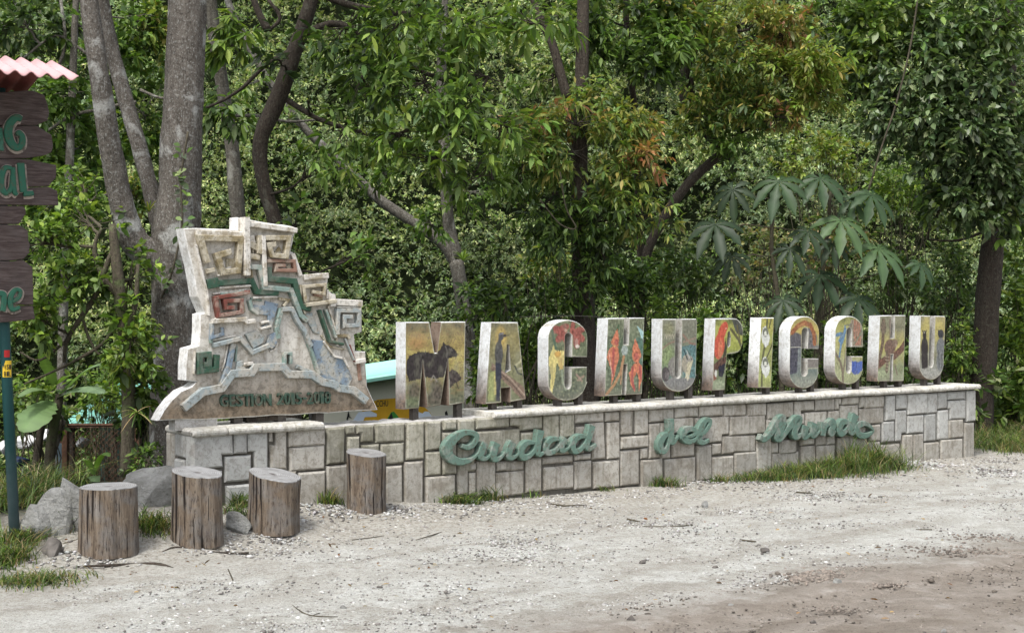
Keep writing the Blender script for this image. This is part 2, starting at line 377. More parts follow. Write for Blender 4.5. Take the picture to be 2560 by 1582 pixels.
t_ = rng.beta(2.2, 1.3, n)[:, None]; pc_ = np.array([.13, .12, .105])*(1-t_)+np.array([.60, .60, .58])*t_; dk_ = rng.random(n) < .38; pc_[dk_] = np.array([.13, .12, .11])*rng.uniform(.6, 1.5, (dk_.sum(), 1)); pc_[d_ < -3.75] *= np.array([.58, .52, .46])
peb = pebbles('gravel', pos, size, cols=pc_, label='loose pale grey gravel scattered over the dirt road')
# drifts of washed gravel (rows beside stumps and at the wall foot)
def drift(cx, cy, rx, ry, n, s0):
    h = hit(cx, cy); P = []
    a = rng.normal(0, 1, (n, 2)); dx = a[:, 0]*rx/F*h.y; dy = a[:, 1]*ry/F*h.y*5.5
    x = h.x+dx; y = h.y+dy; return np.stack([x, y, ground(x, y)+.004], 1), rng.uniform(.5, 1.4, n)*s0
dr = [drift(*a) for a in [(1310, 1375, 60, 22, 520, .008), (830, 1272, 40, 8, 160, .014), (1000, 1282, 36, 7, 110, .012), (1170, 1252, 55, 4, 110, .012), (1500, 1243, 70, 5, 140, .011), (1800, 1205, 90, 6, 170, .011), (2310, 1160, 60, 10, 300, .014), (2500, 1185, 50, 12, 300, .013), (2040, 1245, 70, 9, 260, .009), (1640, 1320, 80, 12, 330, .008), (500, 1545, 90, 12, 160, .010), (270, 1408, 50, 4, 70, .010), (490, 1382, 50, 4, 70, .010), (680, 1352, 50, 4, 80, .010), (160, 1400, 50, 8, 90, .012)]]
pebbles('gravel', np.concatenate([a for a, _ in dr]), np.concatenate([c for _, c in dr]), 'washed up drifts of coarser white gravel')

cl = [drift(*a) for a in [(2050, 1442, 46, 8, 170, .014), (2110, 1436, 70, 6, 120, .009), (2010, 1452, 20, 5, 60, .012), (2380, 1382, 90, 8, 150, .010), (2480, 1350, 90, 7, 150, .010), (2200, 1466, 40, 4, 90, .010), (2530, 1390, 40, 4, 120, .010), (1790, 1590, 50, 5, 60, .01), (2100, 1530, 30, 4, 60, .008)]]
cp = np.concatenate([a for a, _ in cl]); pebbles('dirt_clods', cp, np.concatenate([c for _, c in cl]), 'dark crumbled dirt clods in the brown wheel track', cols=np.array([.17, .142, .118])*rng.uniform(.5, 1.6, (len(cp), 1)))
# ------------------------------------------------------------------ stone wall
wall = empty('stone_wall', W(0, 0, 0), TH, 'long low wall faced with pale rectangular stone blocks along the gravel road', 'wall')
DF, DB, DM = -.155, .295, -.12
sL = onwall(480, 1075, DF)[0]; sR = onwall(2437, 970, DF)[0]
zt = onwall(1290, 1040.7, DF)[1]
bodyz = zt-.012
mk('core', *box(sL+.035, sR-.035, DM, DB-.02, -.35, bodyz), M['mortar'], wall)
def crop(ox, oy, k): return lambda x, y: (ox+x/k, oy+y/k)
W1 = crop(400, 1040, 6.1175); W2 = crop(780, 1020, 6.1175); W3 = crop(1160, 990, 6.1175); W4 = crop(1540, 980, 6.1175); W5 = crop(1900, 950, 6.573); W6 = crop(2160, 950, 6.573)
stones = [
 (W1, [[(505, 285), (1110, 265), (1120, 575), (945, 585), (960, 770), (505, 815)], (1145, 255, 1330, 560), [(1355, 240), (1650, 215), (1650, 800), (1460, 800), (1450, 540), (1365, 545)], (1690, 220, 1735, 385),
   [(1785, 215), (1945, 205), (1945, 805), (1705, 805), (1705, 450), (1785, 450)], (1985, 205, 2530, 435), (2000, 490, 2530, 800), (2130, 870, 2530, 1500), (1010, 625, 1400, 975), (1030, 1070, 1420, 1500), (505, 880, 960, 1500), (1440, 860, 1700, 1500), (1730, 870, 2095, 1500)]),
 (W2, [(245, 310, 505, 835), (545, 275, 665, 390), [(705, 270), (950, 260), (950, 515), (765, 520), (765, 385), (705, 385)], (990, 245, 1425, 500), (1465, 230, 1720, 770), (1755, 215, 1985, 625), (2025, 195, 2215, 320), (2245, 185, 2500, 520),
   (550, 450, 730, 800), (770, 570, 1035, 830), (1070, 550, 1420, 835), (1140, 900, 1385, 1550), (1425, 830, 1700, 1500), (1755, 680, 1980, 1010), (2010, 385, 2215, 1000), (1755, 1060, 2195, 1450), (2245, 560, 2500, 960), (240, 890, 700, 1560), (740, 870, 1110, 1560)]),
 (W3, [(195, 345, 690, 465), [(720, 320), (1200, 305), (1200, 490), (870, 520), (865, 460), (720, 450)], (1235, 300, 1460, 640), (1480, 280, 1695, 620), (1720, 270, 2145, 385), (2175, 250, 2385, 370), (215, 550, 855, 930), (880, 565, 1200, 870),
   (1725, 475, 1850, 640), [(1880, 425), (2150, 400), (2170, 950), (1975, 965), (1975, 700), (1880, 700)], (2200, 415, 2385, 940), (100, 1040, 190, 1120), (-80, 1010, 75, 1500), (95, 1180, 185, 1500), (215, 1000, 495, 1500), (520, 1010, 660, 1130), (675, 1000, 925, 1125),
   (510, 1180, 930, 1500), (965, 960, 1200, 1450), (1225, 940, 1680, 1000), (1240, 1100, 1690, 1400), (1710, 900, 1945, 955), (1710, 1010, 1960, 1400), (2000, 1010, 2385, 1380), (1235, 680, 1700, 870), (1725, 680, 1850, 870)]),
 (W4, [(95, 285, 270, 640), (305, 270, 495, 625), (520, 265, 895, 435), (920, 240, 1265, 370), (1290, 220, 1640, 355), (1670, 200, 2000, 350), (2025, 185, 2300, 350), (85, 690, 500, 830), (515, 490, 675, 1000), (690, 475, 840, 1000), (890, 410, 1195, 610), (870, 670, 1215, 970),
   [(1220, 400), (1735, 375), (1735, 640), (1630, 648), (1620, 750), (1220, 790)], (1755, 385, 2290, 620), (80, 905, 365, 1400), (390, 865, 500, 1005), (1250, 830, 1465, 1330), (1490, 795, 1615, 940), [(1645, 680), (2150, 655), (2150, 905), (1815, 915), (1810, 930), (1640, 950)],
   (395, 1050, 720, 1450), (760, 1035, 1215, 1420), (1485, 1000, 1810, 1330), (1825, 940, 2145, 1300), (2160, 680, 2385, 1260)]),
 (W5, [(135, 390, 550, 610), [(580, 360), (895, 335), (895, 490), (680, 510), (680, 640), (580, 640)], (925, 320, 1230, 485), [(1255, 305), (1345, 298), (1345, 395), (1310, 400), (1310, 485), (1255, 485)], (1370, 290, 1635, 390), (1650, 280, 1725, 445), (115, 655, 290, 880), (320, 655, 560, 880),
   (690, 560, 740, 720), (760, 540, 1105, 830), (1130, 520, 1310, 830), (1340, 430, 1625, 700), (205, 1020, 310, 1190), (330, 1000, 600, 1190), (205, 1220, 650, 1500), (930, 900, 1085, 1060), (690, 900, 900, 1050), (1110, 900, 1235, 1050), (690, 1095, 910, 1500), (940, 1090, 1235, 1500), (1280, 950, 1480, 1500), (1500, 960, 1760, 1200), (1500, 1230, 1760, 1500), (590, 760, 740, 980), (1340, 720, 1480, 925), (1500, 730, 1740, 935), (1110, 850, 1320, 890)]),
 (W6, [(36, 275, 345, 440), (-59, 480, 335, 705), (370, 260, 515, 650), (540, 245, 710, 465), (725, 235, 1035, 540), (1055, 225, 1215, 530), (1230, 210, 1375, 460), (1395, 200, 1675, 305), (1700, 185, 1835, 665), [(1400, 345), (1675, 330), (1675, 625), (1420, 640), (1420, 470), (1400, 465)],
   [(530, 510), (700, 495), (700, 860), (625, 870), (610, 1000), (530, 1000)], (310, 690, 500, 1000), (95, 745, 275, 990), (725, 590, 985, 855), (1010, 570, 1190, 985), (1230, 505, 1395, 960), (1405, 665, 1635, 930), (1660, 710, 1820, 1330), (640, 910, 800, 1430), (825, 890, 985, 1400), (1005, 1040, 1240, 1370), (1275, 990, 1625, 1350), (0, 1030, 270, 1400), (290, 1070, 600, 1400)]),
]
k = 0
for cf, lst in stones:
    for st in lst:
        if isinstance(st, tuple):
            a = onwall(*cf(st[0], st[1]), DF); c2 = onwall(*cf(st[2], st[3]), DF)
            poly = [(a[0], c2[1]), (c2[0], c2[1]), (c2[0], a[1]), (a[0], a[1])]
        else: poly = [onwall(*cf(*p), DF) for p in st]
        poly = [(x, max(z, -.22)) for x, z in poly]
        poly = [(x, min(z, zt)) for x, z in poly]
        jx = rng.uniform(-.0025, .0025, (len(poly), 2)); poly = [(p[0]+j[0], p[1]+j[1]) for p, j in zip(poly, jx)]
        sc = sum(p[0] for p in poly)/len(poly); zc = sum(p[1] for p in poly)/len(poly)
        if sc < -1.55 or (sc > 5.2 and zc > .28): m = 'stone_pale'
        elif -1.0 < sc < 1.3 and zc > .3: m = 'stone_mossy'
        else: m = 'stone'
        dj = rng.uniform(-.006, .006); q = inset(poly, -.002)
        o = mk('stone_block', *prism([(x, z) for x, z in q], DF+dj, DM+.01, .013), M[m], wall); k += 1
# end face blocks (the short left end)
def endblock(d0, d1, z0, z1, m):
    v, f = prism([(-d1, z0), (-d0, z0), (-d0, z1), (-d1, z1)], sL+rng.uniform(-.004, .004), sL+.04, .012)
    v = [(y, -x, z) for x, y, z in v]; f = [t for t in f]
    mk('stone_block', v, f, M[m], wall)
for a in [(-.150, -.035, .32, zt-.004, 'stone_pale'), (-.150, -.035, .0, .305, 'stone_pale'), (-.02, .145, .5, zt-.004, 'stone_pale'), (-.02, .145, .22, .485, 'stone_pale'), (-.02, .145, -.2, .205, 'stone_pale'), (.16, .29, .19, zt-.004, 'stone'), (.16, .29, -.2, .175, 'stone'), (-.15, -.035, -.2, -.012, 'stone')]: endblock(*a)
# rubble capping on the open middle of the wall
sA = onwall(808, 1075, DF)[0]; sB = onwall(1222, 1030, DF)[0]
capv = []; nx_ = 70
for i in range(nx_+1):
    s0 = sA-.05+(sB-sA+.15)*i/nx_
    for j, d in enumerate(np.linspace(DM+.02, DB-.03, 10)):
        h = .012*mnoise.noise(Vector((s0*9, d*9, 1)))+.008*mnoise.noise(Vector((s0*30, d*30, 1)))
        capv.append((s0, d, bodyz+.008+h+(.006 if 0 < j < 9 else -.02)))
capf = [(i*10+j, (i+1)*10+j, (i+1)*10+j+1, i*10+j+1) for i in range(nx_) for j in range(9)]
mk('mortar_cap', capv, capf, M['rubble'], wall, smooth=True)
# coping slabs with rounded noses
def slab(s0, s1, ztop, th, endL=False, endR=False):
    d0, d1 = DF-.045, DB+.03; r = th/2; prof = []
    for a in np.linspace(-90, 90, 7): prof.append((d0+r-r*math.cos(R(a)), ztop-r+r*math.sin(R(a))))
    for a in np.linspace(90, -90, 5): prof.append((d1-r+r*math.cos(R(a)), ztop-r+r*math.sin(R(a))))
    np_ = len(prof); secs = [(s0+.0, .006), (s0+.006, 0), (s1-.006, 0), (s1, .006)]
    if endL: secs = [(s0-.02, r*.8), (s0-.012, r*.35), (s0, .0)]+secs[2:]
    if endR: secs = secs[:2]+[(s1, 0), (s1+.012, r*.35), (s1+.02, r*.8)]
    v = []; zc = ztop-r; dc = (d0+d1)/2
    for s_0, q in secs:
        for d, z in prof: v.append((s_0, d+(q if d < dc else -q), z+(q if z < zc else -q)*.8))
    ns = len(secs); f = [(i*np_+j, i*np_+(j+1) % np_, (i+1)*np_+(j+1) % np_, (i+1)*np_+j) for i in range(ns-1) for j in range(np_)]
    f = [t[::-1] for t in f]; f += [tuple(range(np_)), tuple(range(ns*np_-1, (ns-1)*np_-1, -1))]
    j = rng.uniform(-.003, .003); v = [(a, b2, c2+j+.002*math.sin(7*a)) for a, b2, c2 in v]
    return mk('coping_slab', v, f, M['coping'], wall, smooth=False)
zc1 = zt+.046
cut = [1232, 1308, 1399, 1476, 1551.5, 1649.5, 1725, 1787, 1857, 1919, 1985, 2048, 2112, 2178, 2240, 2300, 2360, 2444]
cs = [onwall(p, 1000-(p-1232)*.05, DF)[0] for p in cut]
for i in range(len(cs)-1): slab(cs[i]+.0012, cs[i+1]-.0012, zc1, .05, endR=i == len(cs)-2)
cl = [onwall(p, 1070, DF)[0] for p in (485, 566, 650, 735, 803)]
for i in range(4): slab(cl[i]+.0012, cl[i+1]-.0012, zc1+.003, .056, endL=i == 0, endR=i == 3)
print('wall', sL, sR, zt, 'stones', k)
# ------------------------------------------------------------------ painted letters
VP_Z = zc1
# each: corners of the front face in frame pixels TL, TR, BR, BL ; outline and holes in unit coordinates (x right, y down)
def arc(cx, cy, rx, ry, a0, a1, n=9): return [(cx+rx*math.cos(R(a)), cy+ry*math.sin(R(a))) for a in np.linspace(a0, a1, n)]
def U_shape(a=.36, b_=.55, bot=.80):
    return [(0, 0), (a, 0), (a+.0, bot-.06)]+arc((a+b_)/2, bot-.05, (b_-a)/2, .05, 180, 0, 7)+[(b_, bot-.06), (b_, 0), (.97, 0), (1, .03), (1, .78)]+arc(.5, .76, .5, .24, 0, 180, 17)+[(0, .76)]
def C_shape(l=.42, r=.60, t=.20, o1=.44, o2=.58, bt=.84):
    return [(1, o1), (r, o1), (r, t+.06)]+arc((l+r)/2, t+.05, (r-l)/2, .05, 0, -180, 7)+[(l, bt-.06)]+arc((l+r)/2, bt-.05, (r-l)/2, .05, 180, 0, 7)+[(r, o2), (1, o2), (1, .78)]+arc(.5, .77, .5, .23, 0, 180, 15)+arc(.5, .23, .5, .23, 180, 360, 15)
H_shape = [(0, 0), (.455, 0), (.465, .34), (.585, .34), (.585, 0), (1, 0), (1, 1), (.565, 1), (.565, .60), (.485, .60), (.475, 1), (0, 1)]
M_shape = [(0, .0), (.40, 0), (.492, .36), (.52, .36), (.585, 0), (1, 0), (1, .985), (.735, 1), (.705, .44), (.60, .985), (.37, 1.0), (.29, .44), (.245, 1.0), (0, 1)]
A_shape = [(.18, 0), (.80, 0), (1, .985), (.61, 1), (.61, .82), (.40, .82), (.40, 1), (0, 1)]
P_shape = [(0, 0), (.62, 0)]+arc(.66, .2, .34, .2, -90, 0, 8)+[(1, .38)]+arc(.7, .38, .28, .11, 0, 90, 6)+[(.48, .50), (.46, 1), (0, 1)]
I_shape = [(0, 0), (1, 0), (1, 1), (0, 1)]
LET = [
 ('M', (1012.7, 805.7), (1164.5, 804), (1161.5, 1010), (1012.3, 1023.5), M_shape, None, 'dark tapir against golden leaves', (1026, 1137)),
 ('A', (1207, 805), (1317, 805), (1315, 1001), (1213, 1010), A_shape, [(.545, .27), (.60, .29), (.635, .60), (.49, .635)], 'slim grey bird on a branch over yellow', (1222, 1294)),
 ('C', (1369, 799), (1470, 800), (1466, 1000), (1369, 1004), C_shape(.44, .60, .16, .46, .585, .85), None, 'red and yellow orchids', (1385, 1437)),
 ('H', (1519, 796), (1611.5, 794), (1605, 985.5), (1510.5, 990.5), H_shape, None, 'two long orange flowers', (1525, 1583)),
 ('U', (1655, 797), (1743.5, 797), (1739, 979), (1652, 980), U_shape(.40, .56, .81), None, 'squirrel like viscacha on a rock', (1666, 1712)),
 ('P', (1788, 796), (1860, 796), (1850, 974), (1780, 976), P_shape, [(.46, .19), (.52, .17), (.58, .26), (.57, .38), (.50, .41), (.44, .36)], 'bright red bird on a branch', (1789, None)),
 ('I', (1902, 794), (1935, 794), (1928, 969.5), (1893.5, 969.5), I_shape, None, 'two white lilies on yellow green', (1906, 1915)),
 ('C', (1974.5, 790), (2049, 791), (2045, 971), (1972, 971), C_shape(.42, .62, .16, .45, .585, .83), None, 'brown bridge shape over a dark pool', (1988, 2017)),
 ('C', (2088, 790), (2158.5, 790), (2156, 961), (2085, 961), C_shape(.42, .60, .17, .45, .59, .83), None, 'blue hummingbird and blue butterfly', (2097, 2131)),
 ('H', (2199, 789), (2264, 788), (2259.5, 952.5), (2192.5, 953.5), H_shape, None, 'ring tailed brown animal on a branch', (2200, 2236)),
 ('U', (2301, 789), (2364, 790), (2357.5, 949), (2297, 950), U_shape(.40, .58, .80), None, 'two dark standing bears', (2301, 2334)),
]
def ipoly(x, y, poly):
    c = np.zeros(x.shape, bool); n = len(poly)
    for i in range(n):
        (x1, y1), (x2, y2) = poly[i-1], poly[i]
        if y1 == y2: continue
        c ^= ((y1 > y) != (y2 > y)) & (x < (x2-x1)*(y-y1)/(y2-y1)+x1)
    return c
class Paint:
    def __init__(s, x, y, seed, asp):
        s.x, s.y, s.asp = x, y, asp; s.n1 = np.array([mnoise.noise(Vector((a*9*asp, b*9, seed))) for a, b in zip(x, y)])
        s.n2 = np.array([mnoise.noise(Vector((a*34*asp, b*30, seed+5))) for a, b in zip(x, y)]); s.n3 = np.array([mnoise.noise(Vector((a*70*asp, b*24, seed+9))) for a, b in zip(x, y)])
        s.c = np.zeros((len(x), 3))
    def put(s, m, c, var=.16, a=1):
        m = m[:, None]*a; col = np.array(c)*(1+var*2*s.n2[:, None]+var*s.n3[:, None]); s.c = s.c*(1-m)+np.clip(col, 0, 1)*m
    def bg(s, stops, var=.25, wob=.12):
        t = np.clip(s.y+wob*s.n1, 0, 1); ys_ = [p for p, _ in stops]
        for k in range(3): s.c[:, k] = np.interp(t, ys_, [c[k] for _, c in stops])
        s.c *= (1+var*(s.n1+1.3*s.n2))[:, None]
    def speck(s, c, th=.15, a=.7): s.put((s.n2+.5*s.n3 > th).astype(float), c, .2, a)
    def poly(s, p, c, var=.16, a=1, wob=.008): s.put(ipoly(s.x+wob*s.n2, s.y+wob*s.n3, p).astype(float), c, var, a)
    def ell(s, cx, cy, rx, ry, c, rot=0, var=.16, a=1, soft=0):
        ca, sa = math.cos(R(rot)), math.sin(R(rot)); dx, dy = (s.x-cx)*s.asp, s.y-cy
        q = ((dx*ca+dy*sa)/(rx*s.asp))**2+((-dx*sa+dy*ca)/ry)**2
        s.put(np.clip((1.15-q)/.3, 0, 1) if not soft else np.clip((1-q)/soft, 0, 1), c, var, a)
    def line(s, pts, w, c, var=.16, a=1):
        dm = np.full(len(s.x), 9.)
        for (x1, y1), (x2, y2) in zip(pts, pts[1:]):
            ax, ay, bx, by = x1*s.asp, y1, x2*s.asp, y2; vx, vy = bx-ax, by-ay
            t = np.clip(((s.x*s.asp-ax)*vx+(s.y-ay)*vy)/(vx*vx+vy*vy+1e-9), 0, 1)
            dm = np.minimum(dm, np.hypot(s.x*s.asp-ax-t*vx, s.y-ay-t*vy))
        s.put(np.clip((w-dm)/.006+.5, 0, 1), c, var, a)
def paint(i, p):
    OL = (.17, .16, .06); YE = (.42, .33, .05); GD = (.10, .125, .08); DK = (.035, .028, .028); GN = (.16, .24, .07)
    if i == 0:
        p.bg([(0, (.19, .17, .10)), (.25, (.36, .27, .06)), (.45, (.44, .36, .07)), (.6, (.28, .24, .08)), (1, (.10, .12, .08))], .4); p.speck((.16, .10, .04), .25); p.ell(.2, .22, .18, .12, (.42, .20, .05), 0, .3, .6, 1)
        p.poly([(.02, .46), (.08, .385), (.21, .345), (.35, .35), (.49, .375), (.56, .33), (.61, .27), (.63, .235), (.665, .265), (.74, .285), (.82, .335), (.865, .38), (.85, .415), (.77, .42), (.71, .44), (.69, .55), (.62, .65), (.5, .67), (.35, .65), (.2, .67), (.07, .69), (.02, .58)], DK, .3)
        p.ell(.75, .33, .04, .015, (.10, .09, .08), 20); p.ell(.76, .32, .012, .008, (.2, .18, .15)); p.line([(.66, .29), (.69, .35), (.68, .42)], .006, (.12, .11, .10))
        for cx, cy, rx, ry in [(.15, .80, .12, .13), (.50, .75, .11, .09), (.55, .84, .14, .1), (.5, .9, .2, .1)]: p.ell(cx, cy, rx, ry, (.085, .07, .055), 0, .5, .75, .7)
        p.poly([(.70, .60), (.78, .56), (.86, .60), (.93, .66), (.91, .70), (.83, .72), (.74, .78), (.68, .74)], (.065, .05, .045), .4)
        p.line([(.42, .68), (.46, .63), (.52, .70)], .008, (.22, .2, .17)); p.line([(.78, .68), (.84, .72), (.88, .80)], .006, (.03, .025, .025)); p.ell(.12, .95, .2, .1, (.13, .18, .08), 0, .4, .8, 1); p.ell(.85, .95, .2, .12, (.12, .14, .08), 0, .4, .8, 1)
    elif i == 1:
        p.bg([(0, (.17, .16, .09)), (.2, (.26, .22, .07)), (.5, (.20, .19, .09)), (1, (.15, .17, .08))], .4); p.ell(.38, .22, .17, .20, (.50, .34, .05), 0, .25, .9, .9)
        p.poly([(.16, .5), (.95, .82), (1, 1), (.9, .98), (.5, .76), (.14, .58)], (.20, .13, .09), .3); p.line([(.2, .54), (.6, .7), (.96, .92)], .008, (.34, .25, .18)); p.line([(.3, .6), (.7, .8), (.95, .97)], .006, (.08, .05, .04))
        p.line([(.72, .55), (.85, .50), (.95, .42)], .012, (.42, .40, .22)); p.line([(.75, .60), (.9, .58), (.97, .50)], .010, (.38, .36, .25)); p.line([(.72, .55), (.8, .64), (.98, .68)], .012, (.04, .05, .04))
        p.poly([(.1, .62), (.25, .6), (.22, .98), (.06, .98)], (.30, .34, .10), .3, .8); p.poly([(.22, .62), (.33, .62), (.3, .9), (.2, .9)], (.46, .40, .10), .3, .8)
        p.ell(.33, .39, .10, .16, (.075, .075, .072), 0, .35); p.ell(.38, .18, .065, .05, (.08, .08, .085)); p.ell(.35, .23, .04, .05, (.08, .08, .08)); p.poly([(.44, .15), (.57, .17), (.44, .19)], (.06, .05, .05)); p.poly([(.24, .5), (.40, .52), (.35, .98), (.27, .98)], (.035, .04, .06), .2); p.line([(.35, .15), (.44, .14)], .008, (.2, .2, .22))
    elif i == 2:
        p.bg([(0, (.14, .17, .08)), (.5, (.12, .15, .08)), (1, (.12, .135, .10))], .4); p.speck((.22, .24, .12), .3, .5)
        for cx, cy, rx, ry, r in [(.22, .12, .16, .05, 10), (.40, .10, .14, .05, -20), (.30, .22, .12, .05, -35), (.42, .18, .06, .10, 0), (.62, .10, .06, .09, 10), (.80, .13, .15, .045, -15), (.58, .20, .13, .045, -10), (.80, .22, .14, .05, 25), (.72, .27, .09, .09, 0)]: p.ell(cx, cy, rx, ry, (.30, .075, .055), r, .35)
        p.ell(.72, .29, .045, .06, (.40, .2, .16)); p.ell(.74, .33, .05, .02, (.6, .52, .45)); p.ell(.45, .13, .03, .02, (.5, .3, .2))
        p.poly([(.16, .28), (.22, .38), (.44, .38), (.42, .5), (.36, .62), (.28, .58), (.22, .52), (.17, .75), (.1, .9), (.05, .92), (.08, .7), (.02, .48), (.1, .38)], (.60, .50, .13), .25); p.ell(.25, .42, .08, .04, (.55, .30, .03)); p.poly([(.24, .45), (.36, .46), (.38, .6), (.3, .62)], (.52, .36, .08)); p.line([(.1, .5), (.13, .8)], .006, (.35, .3, .08)); p.line([(.35, .62), (.38, .78), (.45, .86)], .014, (.25, .30, .2))
        p.line([(.75, .75), (.9, .70)], .014, (.28, .2, .14)); p.line([(.72, .68), (.85, .76)], .014, (.3, .2, .15)); p.line([(.1, .1), (.2, .35)], .018, (.07, .13, .08))
    elif i == 3:
        p.bg([(0, (.17, .19, .11)), (.5, (.10, .15, .08)), (1, (.12, .14, .09))], .45); p.speck((.2, .24, .14), .25, .5)
        p.poly([(.8, .1), (1, .2), (1, .34), (.92, .26)], (.30, .52, .52), .2); p.ell(.85, .45, .15, .2, (.07, .16, .12), 0, .3, .9); p.ell(.5, .42, .08, .07, (.30, .36, .33), 0, .3); p.line([(.35, .1), (.2, .4)], .02, (.06, .11, .05)); p.line([(.5, .2), (.35, .45), (.42, .8)], .02, (.07, .11, .06))
        OR = (.55, .15, .06); O2 = (.38, .07, .06)
        p.poly([(.33, .13), (.36, .28), (.34, .36), (.22, .36), (.16, .31), (.24, .22)], OR, .3); p.ell(.3, .31, .05, .04, O2, 0, .3, .8)
        p.poly([(.12, .40), (.24, .35), (.34, .38), (.37, .50), (.30, .62), (.24, .76), (.16, .88), (.2, .72), (.13, .6), (.06, .5)], OR, .3); p.line([(.23, .4), (.22, .55), (.2, .74)], .02, O2); p.line([(.12, .45), (.16, .62), (.2, .75)], .006, (.65, .35, .25)); p.ell(.25, .36, .03, .01, (.6, .4, .1))
        p.poly([(.76, .26), (.88, .42), (.92, .50), (.84, .58), (.74, .58), (.68, .5), (.70, .4)], OR, .3); p.ell(.79, .50, .06, .05, O2, 0, .3, .8)
        p.poly([(.72, .60), (.84, .57), (.97, .66), (.98, .76), (.90, .86), (.86, .96), (.85, .8), (.80, .70), (.72, .8), (.76, .98), (.64, .85), (.61, .72)], OR, .3); p.line([(.7, .64), (.68, .8), (.74, .93)], .018, O2); p.line([(.88, .64), (.90, .78)], .02, O2); p.ell(.79, .59, .02, .01, (.05, .03, .02))
        p.line([(.48, .5), (.4, .7), (.25, .85), (.05, .98)], .02, (.40, .2, .08)); p.line([(.45, .62), (.4, .85)], .012, (.35, .2, .1))
    elif i == 4:
        p.bg([(0, (.19, .19, .14)), (.3, (.17, .18, .12)), (.55, (.15, .21, .11)), (.8, (.12, .2, .16)), (1, (.20, .2, .19))], .35)
        p.ell(.15, .5, .25, .2, (.20, .27, .10), 0, .35, .9, .8); p.poly([(.56, .38), (1, .34), (1, .85), (.7, .85), (.56, .7)], (.075, .18, .19), .4, .9); p.ell(.2, .14, .18, .12, (.24, .24, .11), 0, .4, .7, .8)
        p.line([(0, .42), (.2, .34), (.4, .3)], .012, (.22, .14, .10)); p.line([(.6, .22), (.8, .34), (1, .36)], .014, (.24, .14, .10)); p.line([(.62, .32), (1, .26)], .012, (.26, .18, .13))
        for k in range(5): p.line([(.08+.06*k, .27), (.12+.06*k, .21), (.16+.06*k, .27)], .005, (.38, .34, .24))
        p.poly([(.0, .86), (.3, .8), (1, .82), (1, 1), (0, 1)], (.19, .19, .185), .25); p.ell(.4, .66, .22, .15, (.20, .19, .17), 0, .3); p.ell(.12, .75, .11, .10, (.07, .06, .06), 0, .3); p.ell(.16, .76, .06, .06, (.14, .12, .12), 0, .3)
        p.ell(.70, .62, .14, .13, (.30, .27, .20), 0, .25); p.ell(.78, .57, .10, .06, (.27, .25, .21)); p.poly([(.74, .6), (.88, .58), (.80, .72), (.77, .82), (.66, .82), (.7, .7)], (.46, .42, .27), .2); p.line([(.62, .42), (.72, .56)], .010, (.03, .05, .06)); p.line([(.70, .44), (.78, .54)], .008, (.4, .42, .42)); p.ell(.83, .56, .014, .01, (.03, .02, .02)); p.line([(.72, .78), (.73, .84)], .015, (.5, .47, .35))
    elif i == 5:
        p.bg([(0, (.14, .16, .04)), (.15, (.34, .35, .04)), (.4, (.30, .34, .03)), (.6, (.14, .17, .08)), (.8, (.16, .2, .1)), (1, (.24, .29, .18))], .3); p.poly([(.62, 0), (1, 0), (1, .24), (.8, .22), (.7, .12)], (.07, .075, .06), .3); p.line([(.6, .15), (.85, .30), (.98, .45)], .022, (.10, .09, .03)); p.line([(.8, .1), (.9, .32)], .012, (.12, .10, .03))
        RD = (.52, .06, .02); p.ell(.32, .19, .11, .20, (.50, .42, .03), 10, .2, .7, .6)
        p.poly([(.02, .35), (.10, .28), (.12, .5), (.10, .56), (.02, .44)], (.06, .05, .03)); p.poly([(.42, .28), (.48, .4), (.44, .52), (.34, .55)], (.05, .05, .03)); p.ell(.23, .38, .165, .185, RD, 8, .2); p.ell(.32, .19, .12, .14, RD, 25, .2); p.ell(.42, .115, .085, .07, RD, 0, .2); p.ell(.44, .14, .02, .01, (.6, .35, .25)); p.ell(.26, .42, .07, .13, (.58, .15, .05), 5, .3, .8)
        p.poly([(0, .66), (.25, .56), (.6, .50), (.9, .50), (.98, .53), (.6, .58), (.3, .66), (.12, .74), (0, .80)], (.10, .045, .03), .4); p.poly([(.2, .67), (.42, .62), (.38, .76), (.32, .82), (.2, .8)], (.02, .02, .035), .3); p.poly([(0, .80), (.14, .76), (.14, .84), (0, .88)], (.22, .08, .05)); p.ell(.12, .76, .04, .05, (.5, .5, .45)); p.ell(.22, .92, .2, .08, (.30, .36, .22), 0, .3, .7, .7)
    elif i == 6:
        p.bg([(0, (.42, .38, .04)), (.3, (.32, .33, .06)), (.6, (.30, .33, .08)), (1, (.34, .38, .10))], .35); p.line([(.6, 0), (.5, .3), (.3, .6), (.25, .98)], .018, (.10, .10, .04)); p.line([(.95, .35), (.6, .55), (.2, .7)], .012, (.08, .07, .03)); p.line([(.85, 0), (.7, .15)], .012, (.1, .09, .03))
        for cy, k in ((.25, 0), (.68, 0)):
            p.poly([(.32, cy-.10), (.5, cy-.13), (.66, cy-.04), (.76, cy+.04), (.66, cy+.13), (.5, cy+.18), (.30, cy+.10), (.22, cy)], (.60, .62, .58), .12); p.ell(.48, cy-.04, .17, .065, (.15, .16, .13), 0, .2); p.ell(.48, cy-.03, .07, .028, (.65, .66, .55)); p.line([(.4, cy), (.6, cy)], .006, (.7, .7, .65))
    elif i == 7:
        p.bg([(0, (.30, .27, .08)), (.2, (.46, .35, .05)), (.36, (.40, .34, .06)), (.42, (.17, .17, .16)), (.6, (.09, .09, .11)), (.75, (.13, .17, .15)), (1, (.22, .24, .19))], .25, .04)
        p.ell(.22, .38, .26, .16, (.10, .095, .11), 0, .3); p.ell(.65, .32, .28, .16, (.14, .13, .13), 0, .3); p.poly([(0, .42), (.42, .42), (.40, .62), (.25, .78), (0, .8)], (.065, .065, .09), .3); p.poly([(.3, .45), (.42, .42), (.38, .7), (.26, .8)], (.17, .2, .2), .3)
